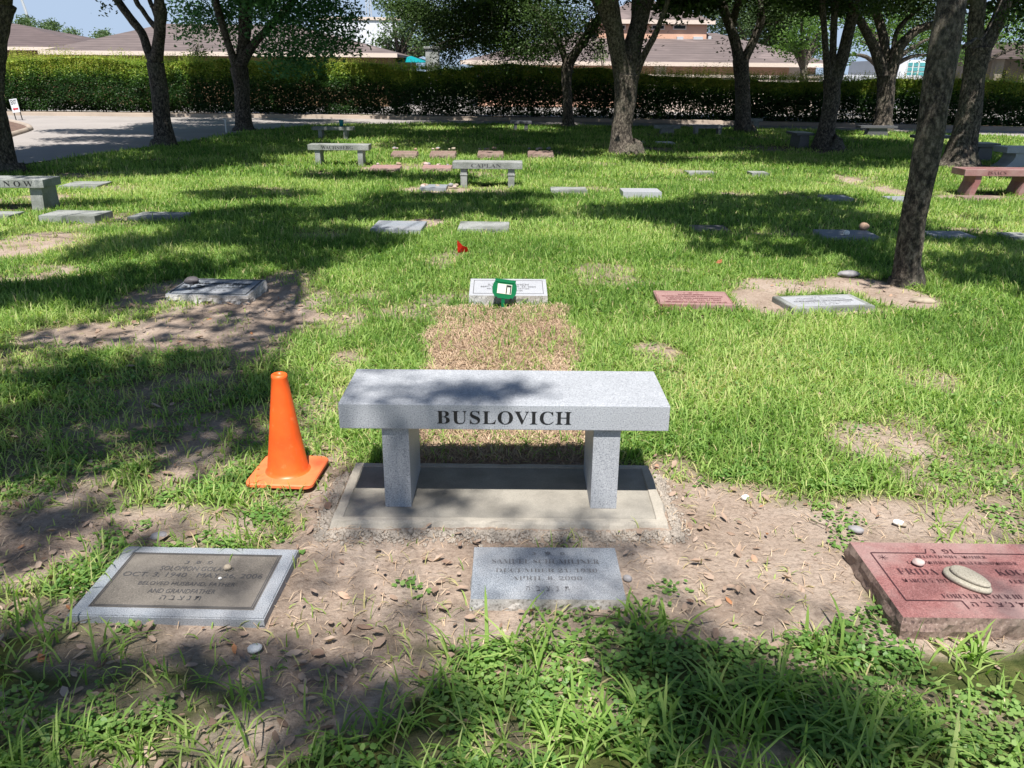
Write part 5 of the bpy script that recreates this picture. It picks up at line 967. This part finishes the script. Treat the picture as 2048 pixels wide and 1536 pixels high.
def hip(name, x0, x1, y0, y1, ze, zr, inset, label, wallm, roofm, over=.6, ridge=None, cat='building'):
    r = empty(name, ((x0 + x1) / 2, y0, 0), 0, label, cat, 'buildings beyond the hedge'); O = Vector(((x0 + x1) / 2, y0, 0))
    def L(m): return [m]
    me_ = boxm('wall', x0 - O.x, x1 - O.x, 0, y1 - y0, 0, ze - .02); link('wall', me_, MT[wallm], r)
    bm = bmesh.new(); a = [(x0 - over, y0 - over), (x1 + over, y0 - over), (x1 + over, y1 + over), (x0 - over, y1 + over)]; ym = (y0 + y1) / 2
    rd = ridge or (x0 + inset, x1 - inset)
    b = [bm.verts.new((p[0] - O.x, p[1] - O.y, ze)) for p in a]; b2 = [bm.verts.new((p[0] - O.x, p[1] - O.y, ze + .12)) for p in a]
    t0 = bm.verts.new((rd[0] - O.x, ym - O.y, zr)); t1 = bm.verts.new((rd[1] - O.x, ym - O.y, zr))
    bm.faces.new(b[::-1])
    for k in range(4): bm.faces.new((b[k], b[(k + 1) % 4], b2[(k + 1) % 4], b2[k]))
    bm.faces.new((b2[0], b2[1], t1, t0)); bm.faces.new((b2[2], b2[3], t0, t1)); bm.faces.new((b2[1], b2[2], t1)); bm.faces.new((b2[3], b2[0], t0))
    ro = link('roof', bm_mesh('roof', bm), MT[roofm], r)
    bm = bmesh.new(); x_0, x_1 = x0 - over - O.x, x1 + over - O.x; box(bm, x_0 - .03, x_1 + .03, -over - .06, -over - .003, ze - .06, ze + .15); link('fascia', bm_mesh('fascia', bm), MT['fascia'], r)
    return r, O
e = lambda px, py, y: YY(px, py, y)
rA, OA = hip('brown_roofed_building', e(-220, 100, 60).x, e(190, 100, 60).x, 60, 72, e(60, 99, 60).z, e(20, 47, 66).z, 4, 'long low building with dark brown hip roof at upper left', 'ochre', 'roof2', ridge=(e(-150, 50, 66).x, e(30, 50, 66).x))
rB, OB = hip('brown_roofed_building', e(112, 105, 48).x, e(775, 125, 48).x, 48, 62, e(430, 110, 48).z, e(400, 48, 55).z, 6, 'wide low building with grey brown hip roof behind the left trunks', 'ochre', 'roof', ridge=(e(330, 50, 55).x, e(590, 60, 55).x))
bm = bmesh.new()
for px in (120, 210, 300, 640):
    xq = e(px, 110, 48).x - OB.x; box(bm, xq, xq + 1.6, -.02, .02, 1.2, 2.3)
link('window', bm_mesh('window', bm), MT['glassd'], rB)
rC, OC = hip('peach_building', e(955, 120, 50).x, e(1632, 137, 50).x, 50, 66, e(1400, 131, 50).z, e(1400, 66, 58).z, 6, 'peach stucco building with hip roof and raised upper storey', 'peach', 'roof', over=.9, ridge=(e(1150, 70, 58).x, e(1432, 70, 58).x))
x0, x1 = e(1195, 60, 56).x - OC.x, e(1414, 60, 56).x - OC.x; zb, zt = e(1350, 72, 56).z, e(1350, 43, 56).z
link('upper_wall', boxm('upper_wall', x0, x1, 6, 12, zb - 1.2, zt), MT['peach'], rC)
bm = bmesh.new(); a = [bm.verts.new(p) for p in ((x0 - .5, 5.8, zt + .01), (x1 + .4, 5.8, zt + .01), (x1 + .4, 12.5, zt + .01), (x0 - .5, 12.5, zt + .01))]; xm = (x0 + x1) / 2; zp = e(1345, 3, 59).z; tt = [bm.verts.new((xm - 1, 9, zp)), bm.verts.new((xm + 1.3, 9, zp))]
bm.faces.new(a[::-1]); bm.faces.new((a[0], a[1], tt[1], tt[0])); bm.faces.new((a[2], a[3], tt[0], tt[1])); bm.faces.new((a[1], a[2], tt[1])); bm.faces.new((a[3], a[0], tt[0])); link('upper_roof', bm_mesh('upper_roof', bm), MT['roof'], rC)
link('upper_fascia', boxm('upper_fascia', x0 - .53, x1 + .43, 5.72, 5.79, zt - .16, zt + .08), MT['fascia'], rC)
for px in (1225, 1262, 1303, 1346):
    p = e(px, 49, 56); q = e(px + 26, 60, 56); w = link('window', boxm('window', p.x - OC.x, q.x - OC.x, 5.93, 5.99, q.z, p.z), MT['fascia'], rC)
    link('pane', boxm('pane', p.x - OC.x + .07, q.x - OC.x - .07, 5.90, 5.926, q.z + .07, p.z - .07), MT['glassd'], w)
def roof_y(z): zr = e(1400, 66, 58).z; ze = e(1400, 131, 50).z + .12; return -.9 + (z - ze) / (zr - ze) * 8.9
for px, py, wv in ((1358, 72, .35), (1359, 79, .4), (1395, 79, .6), (1418, 78, .2)):
    q = e(px, py, 57); yy = roof_y(q.z); q = e(px, py, 50 + yy); link('vent', boxm('vent', q.x - OC.x - wv / 2, q.x - OC.x + wv / 2, yy - .2, yy + .2, q.z - .2, q.z + .16), MT['metalg'], rC)
bm = bmesh.new()
for px in (1590, 1320, 1480):
    q = e(px, 141, 50); box(bm, q.x - OC.x - .35, q.x - OC.x + .35, -.05, -.004, q.z - .25, q.z + .2)
link('window', bm_mesh('window', bm), MT['fascia'], rC)
# white tall building, mast, dishes
rD = empty('white_building', (e(735, 100, 85).x, 85, 0), 0, 'tall plain white building with two slit windows in the centre left distance', 'building', 'buildings beyond the hedge'); xD = rD.location.x
zt = e(735, 40, 85).z; a, b = e(640, 60, 85).x - xD, e(800, 60, 85).x - xD
link('wall', boxm('wall', a, b, 0, 10, 0, zt), MT['white'], rD); link('parapet', boxm('parapet', a - .1, b + .1, -.12, .3, zt + .002, zt + .25), MT['fascia'], rD)
for px in (719, 745):
    p = e(px - 2, 78, 85); q = e(px + 3, 112, 85); w = link('window', boxm('window', p.x - xD, q.x - xD, -.06, -.005, q.z, p.z), MT['glassd'], rD)
ms = empty('radio_mast', (e(738, 30, 100).x, 100, 0), 0, 'thin grey lattice mast rising over the white building', 'mast'); bm = bmesh.new(); zb_ = e(738, 40, 100).z
for dx, dy in ((-.35, 0), (.35, 0), (0, .5)): tube(bm, [(dx, dy, 0), (dx * .8, dy * .8, zb_ + 1), (dx * .6, dy * .6, zb_ + 12)], [.07, .06, .05], 5, 2)
for k in range(14): zz = 2 + k * 1.4; tube(bm, [(-.3, 0, zz), (.3, 0, zz + .7), (-.3, 0, zz + 1.4)], [.035] * 3, 4, 1)
link('lattice', bm_mesh('lattice', bm), MT['metalg'], ms)
q = e(66, 55, 120); bm = bmesh.new(); tube(bm, [(0, 0, 0), (-.3, 0, q.z), (-1.1, 0, e(60, -20, 120).z)], [.22, .2, .15], 8, 3)
tag(link('pole', bm_mesh('pole', bm), MT['metalg'], None, (q.x, 120, 0)), 'tall pale pole behind the brown roof at upper left', 'pole')
q = e(866, 112, 46); pl = empty('stone_pillar', (q.x, 46, 0), 0, 'tall weathered grey pillar showing above the hedge near centre', 'pillar'); link('shaft', boxm('shaft', -.4, .3, 0, .6, 0, e(866, 98, 46).z, bev=.05), MT['granold'], pl); link('cap', boxm('cap', -.48, .38, -.08, .68, e(866, 98, 46).z + .002, e(866, 93, 46).z, bev=.03), MT['granold'], pl)
q = e(740, 98, 60); pl2 = empty('chimney', (q.x, 60, 0), 0, 'pale stubby chimney before the white building', 'chimney'); link('stack', boxm('stack', -.35, .35, 0, .7, 0, e(740, 92, 60).z), MT['kerb'], pl2); link('cap', boxm('cap', -.5, .5, -.12, .82, e(740, 101, 60).z, e(740, 97, 60).z), MT['kerb'], pl2)
q = e(822, 128, 52); ca_ = empty('teal_canopy', (q.x, 52, 0), 0, 'teal pitched shade canopy over the parking lot', 'canopy'); bm = bmesh.new(); z0, z1 = e(822, 125, 52).z, e(822, 112, 52).z
lathe(bm, [(1.15, z0), (1.1, z0 + .02), (.04, z1)], 8); link('cover', bm_mesh('cover', bm), MT['teal'], ca_); bm = bmesh.new(); tube(bm, [(0, 0, 0), (0, 0, z0), (0, 0, z1)], [.05] * 3, 8, 1); link('pole', bm_mesh('pole', bm), MT['metalg'], ca_)
# low cream wall and the right hand white buildings
q0, q1 = e(1290, 165, 44), e(1645, 165, 44); lw_ = empty('cream_wall', ((q0.x + q1.x) / 2, 44, 0), 0, 'low cream wall glimpsed over the hedge before the peach building', 'wall'); hw = (q1.x - q0.x) / 2
link('wall', boxm('wall', -hw, hw, 0, .25, 0, e(1450, 155, 44).z), MT['fascia'], lw_); link('coping', boxm('coping', -hw - .05, hw + .05, -.06, .31, e(1450, 155, 44).z + .002, e(1450, 152, 44).z + .05), MT['fascia'], lw_)
q0, q1 = e(1645, 150, 47), e(1842, 160, 47); cn = empty('white_walkway_roof', ((q0.x + q1.x) / 2, 47, 0), 0, 'long flat white covered walkway right of the peach building', 'walkway'); hw = (q1.x - q0.x) / 2
link('roof', boxm('roof', -hw, hw, 0, 3, e(1740, 162, 47).z, e(1740, 150, 47).z), MT['white'], cn)
for k in range(7): xx = -hw + .3 + k * (2 * hw - .6) / 6; link('column', boxm('column', xx - .07, xx + .07, .1, .24, 0, e(1740, 162, 47).z - .002), MT['white'], cn)
q0, q1 = e(1785, 130, 62), e(1965, 150, 62); rE = empty('white_building', ((q0.x + q1.x) / 2, 62, 0), 0, 'white building with teal gridded windows at the right', 'building', 'buildings beyond the hedge'); hw = (q1.x - q0.x) / 2; zt = e(1840, 120, 62).z; xE = rE.location.x
link('wall', boxm('wall', -hw, hw, 0, 8, 0, zt), MT['white'], rE)
for a, b in ((1815, 1835), (1838, 1862), (1862, 1880), (1912, 1935)):
    p = e(a, 124, 62); q = e(b, 153, 62); w = link('window', boxm('window', p.x - xE, q.x - xE - .08, -.08, -.01, q.z, p.z), MT['whitep'], rE)
    bm = bmesh.new()
    for k in range(2):
        for j in range(3):
            wx = (q.x - p.x - .08) / 2; wz = (p.z - q.z) / 3; box(bm, p.x - xE + k * wx + .04, p.x - xE + (k + 1) * wx - .04, -.11, -.085, q.z + j * wz + .04, q.z + (j + 1) * wz - .04)
    link('pane', bm_mesh('pane', bm), MT['tealg'], w)
q0, q1 = e(1985, 130, 50), e(2200, 150, 50); rF = empty('stone_building', (q0.x, 50, 0), 0, 'shaded tan stone porch building at the upper right edge', 'building', 'buildings beyond the hedge'); zt = e(2010, 118, 50).z; xw = q1.x - q0.x
link('wall', boxm('wall', 0, xw, 1.6, 7, 0, zt), MT['stonew'], rF); link('roof', boxm('roof', -.4, xw + .3, -.4, 7.3, zt + .002, e(2010, 85, 50).z), MT['roof'], rF)
for k in range(4): link('column', boxm('column', .2 + k * 1.7, .65 + k * 1.7, 0, .45, 0, zt - .001), MT['stonew'], rF)
link('door', boxm('door', .9, 1.7, 1.52, 1.59, 0, zt * .8), MT['glassd'], rF)
q = e(1640, 160, 43); bm = bmesh.new(); tube(bm, [(0, 0, 0), (0, 0, q.z - .3), (.03, 0, q.z), (.12, 0, q.z + .15), (.3, 0, q.z + .2)], [.05] * 5, 8, 4); tag(link('bollard_light', bm_mesh('bollard_light', bm), MT['white'], None, (q.x, 43, 0), smooth=True), 'curved white post rising above the hedge right of the peach building', 'post')

# fallen twigs in the foreground
for k, (p, q, lab) in enumerate((((1165, 1236), (1265, 1253), 'thin forked brown twig on soil in front of the small marker'), ((250, 1235), (120, 1262), 'long thin twig lying left in the foreground'), ((1620, 1045), (1690, 1082), 'straight dry stalk on soil behind the red marker'))):
    a, b = G(*p), G(*q); bm = bmesh.new(); L = Vector((b[0] - a[0], b[1] - a[1], 0)); m_ = L * .5 + Vector((0, .008, .004))
    tube(bm, [(0, 0, 0), m_, L], [.0022, .0018, .001], 6, 4); tube(bm, [m_, m_ + Vector((L.x * .2, .03, .006)), m_ + Vector((L.x * .35, .045, .002))], [.0014, .001, .0006], 5, 3)
    tag(link('twig', bm_mesh('twig', bm), MT['stem'], None, (a[0], a[1], .012), smooth=True), lab, 'twig')

grass(); weeds(); straw(); litter()
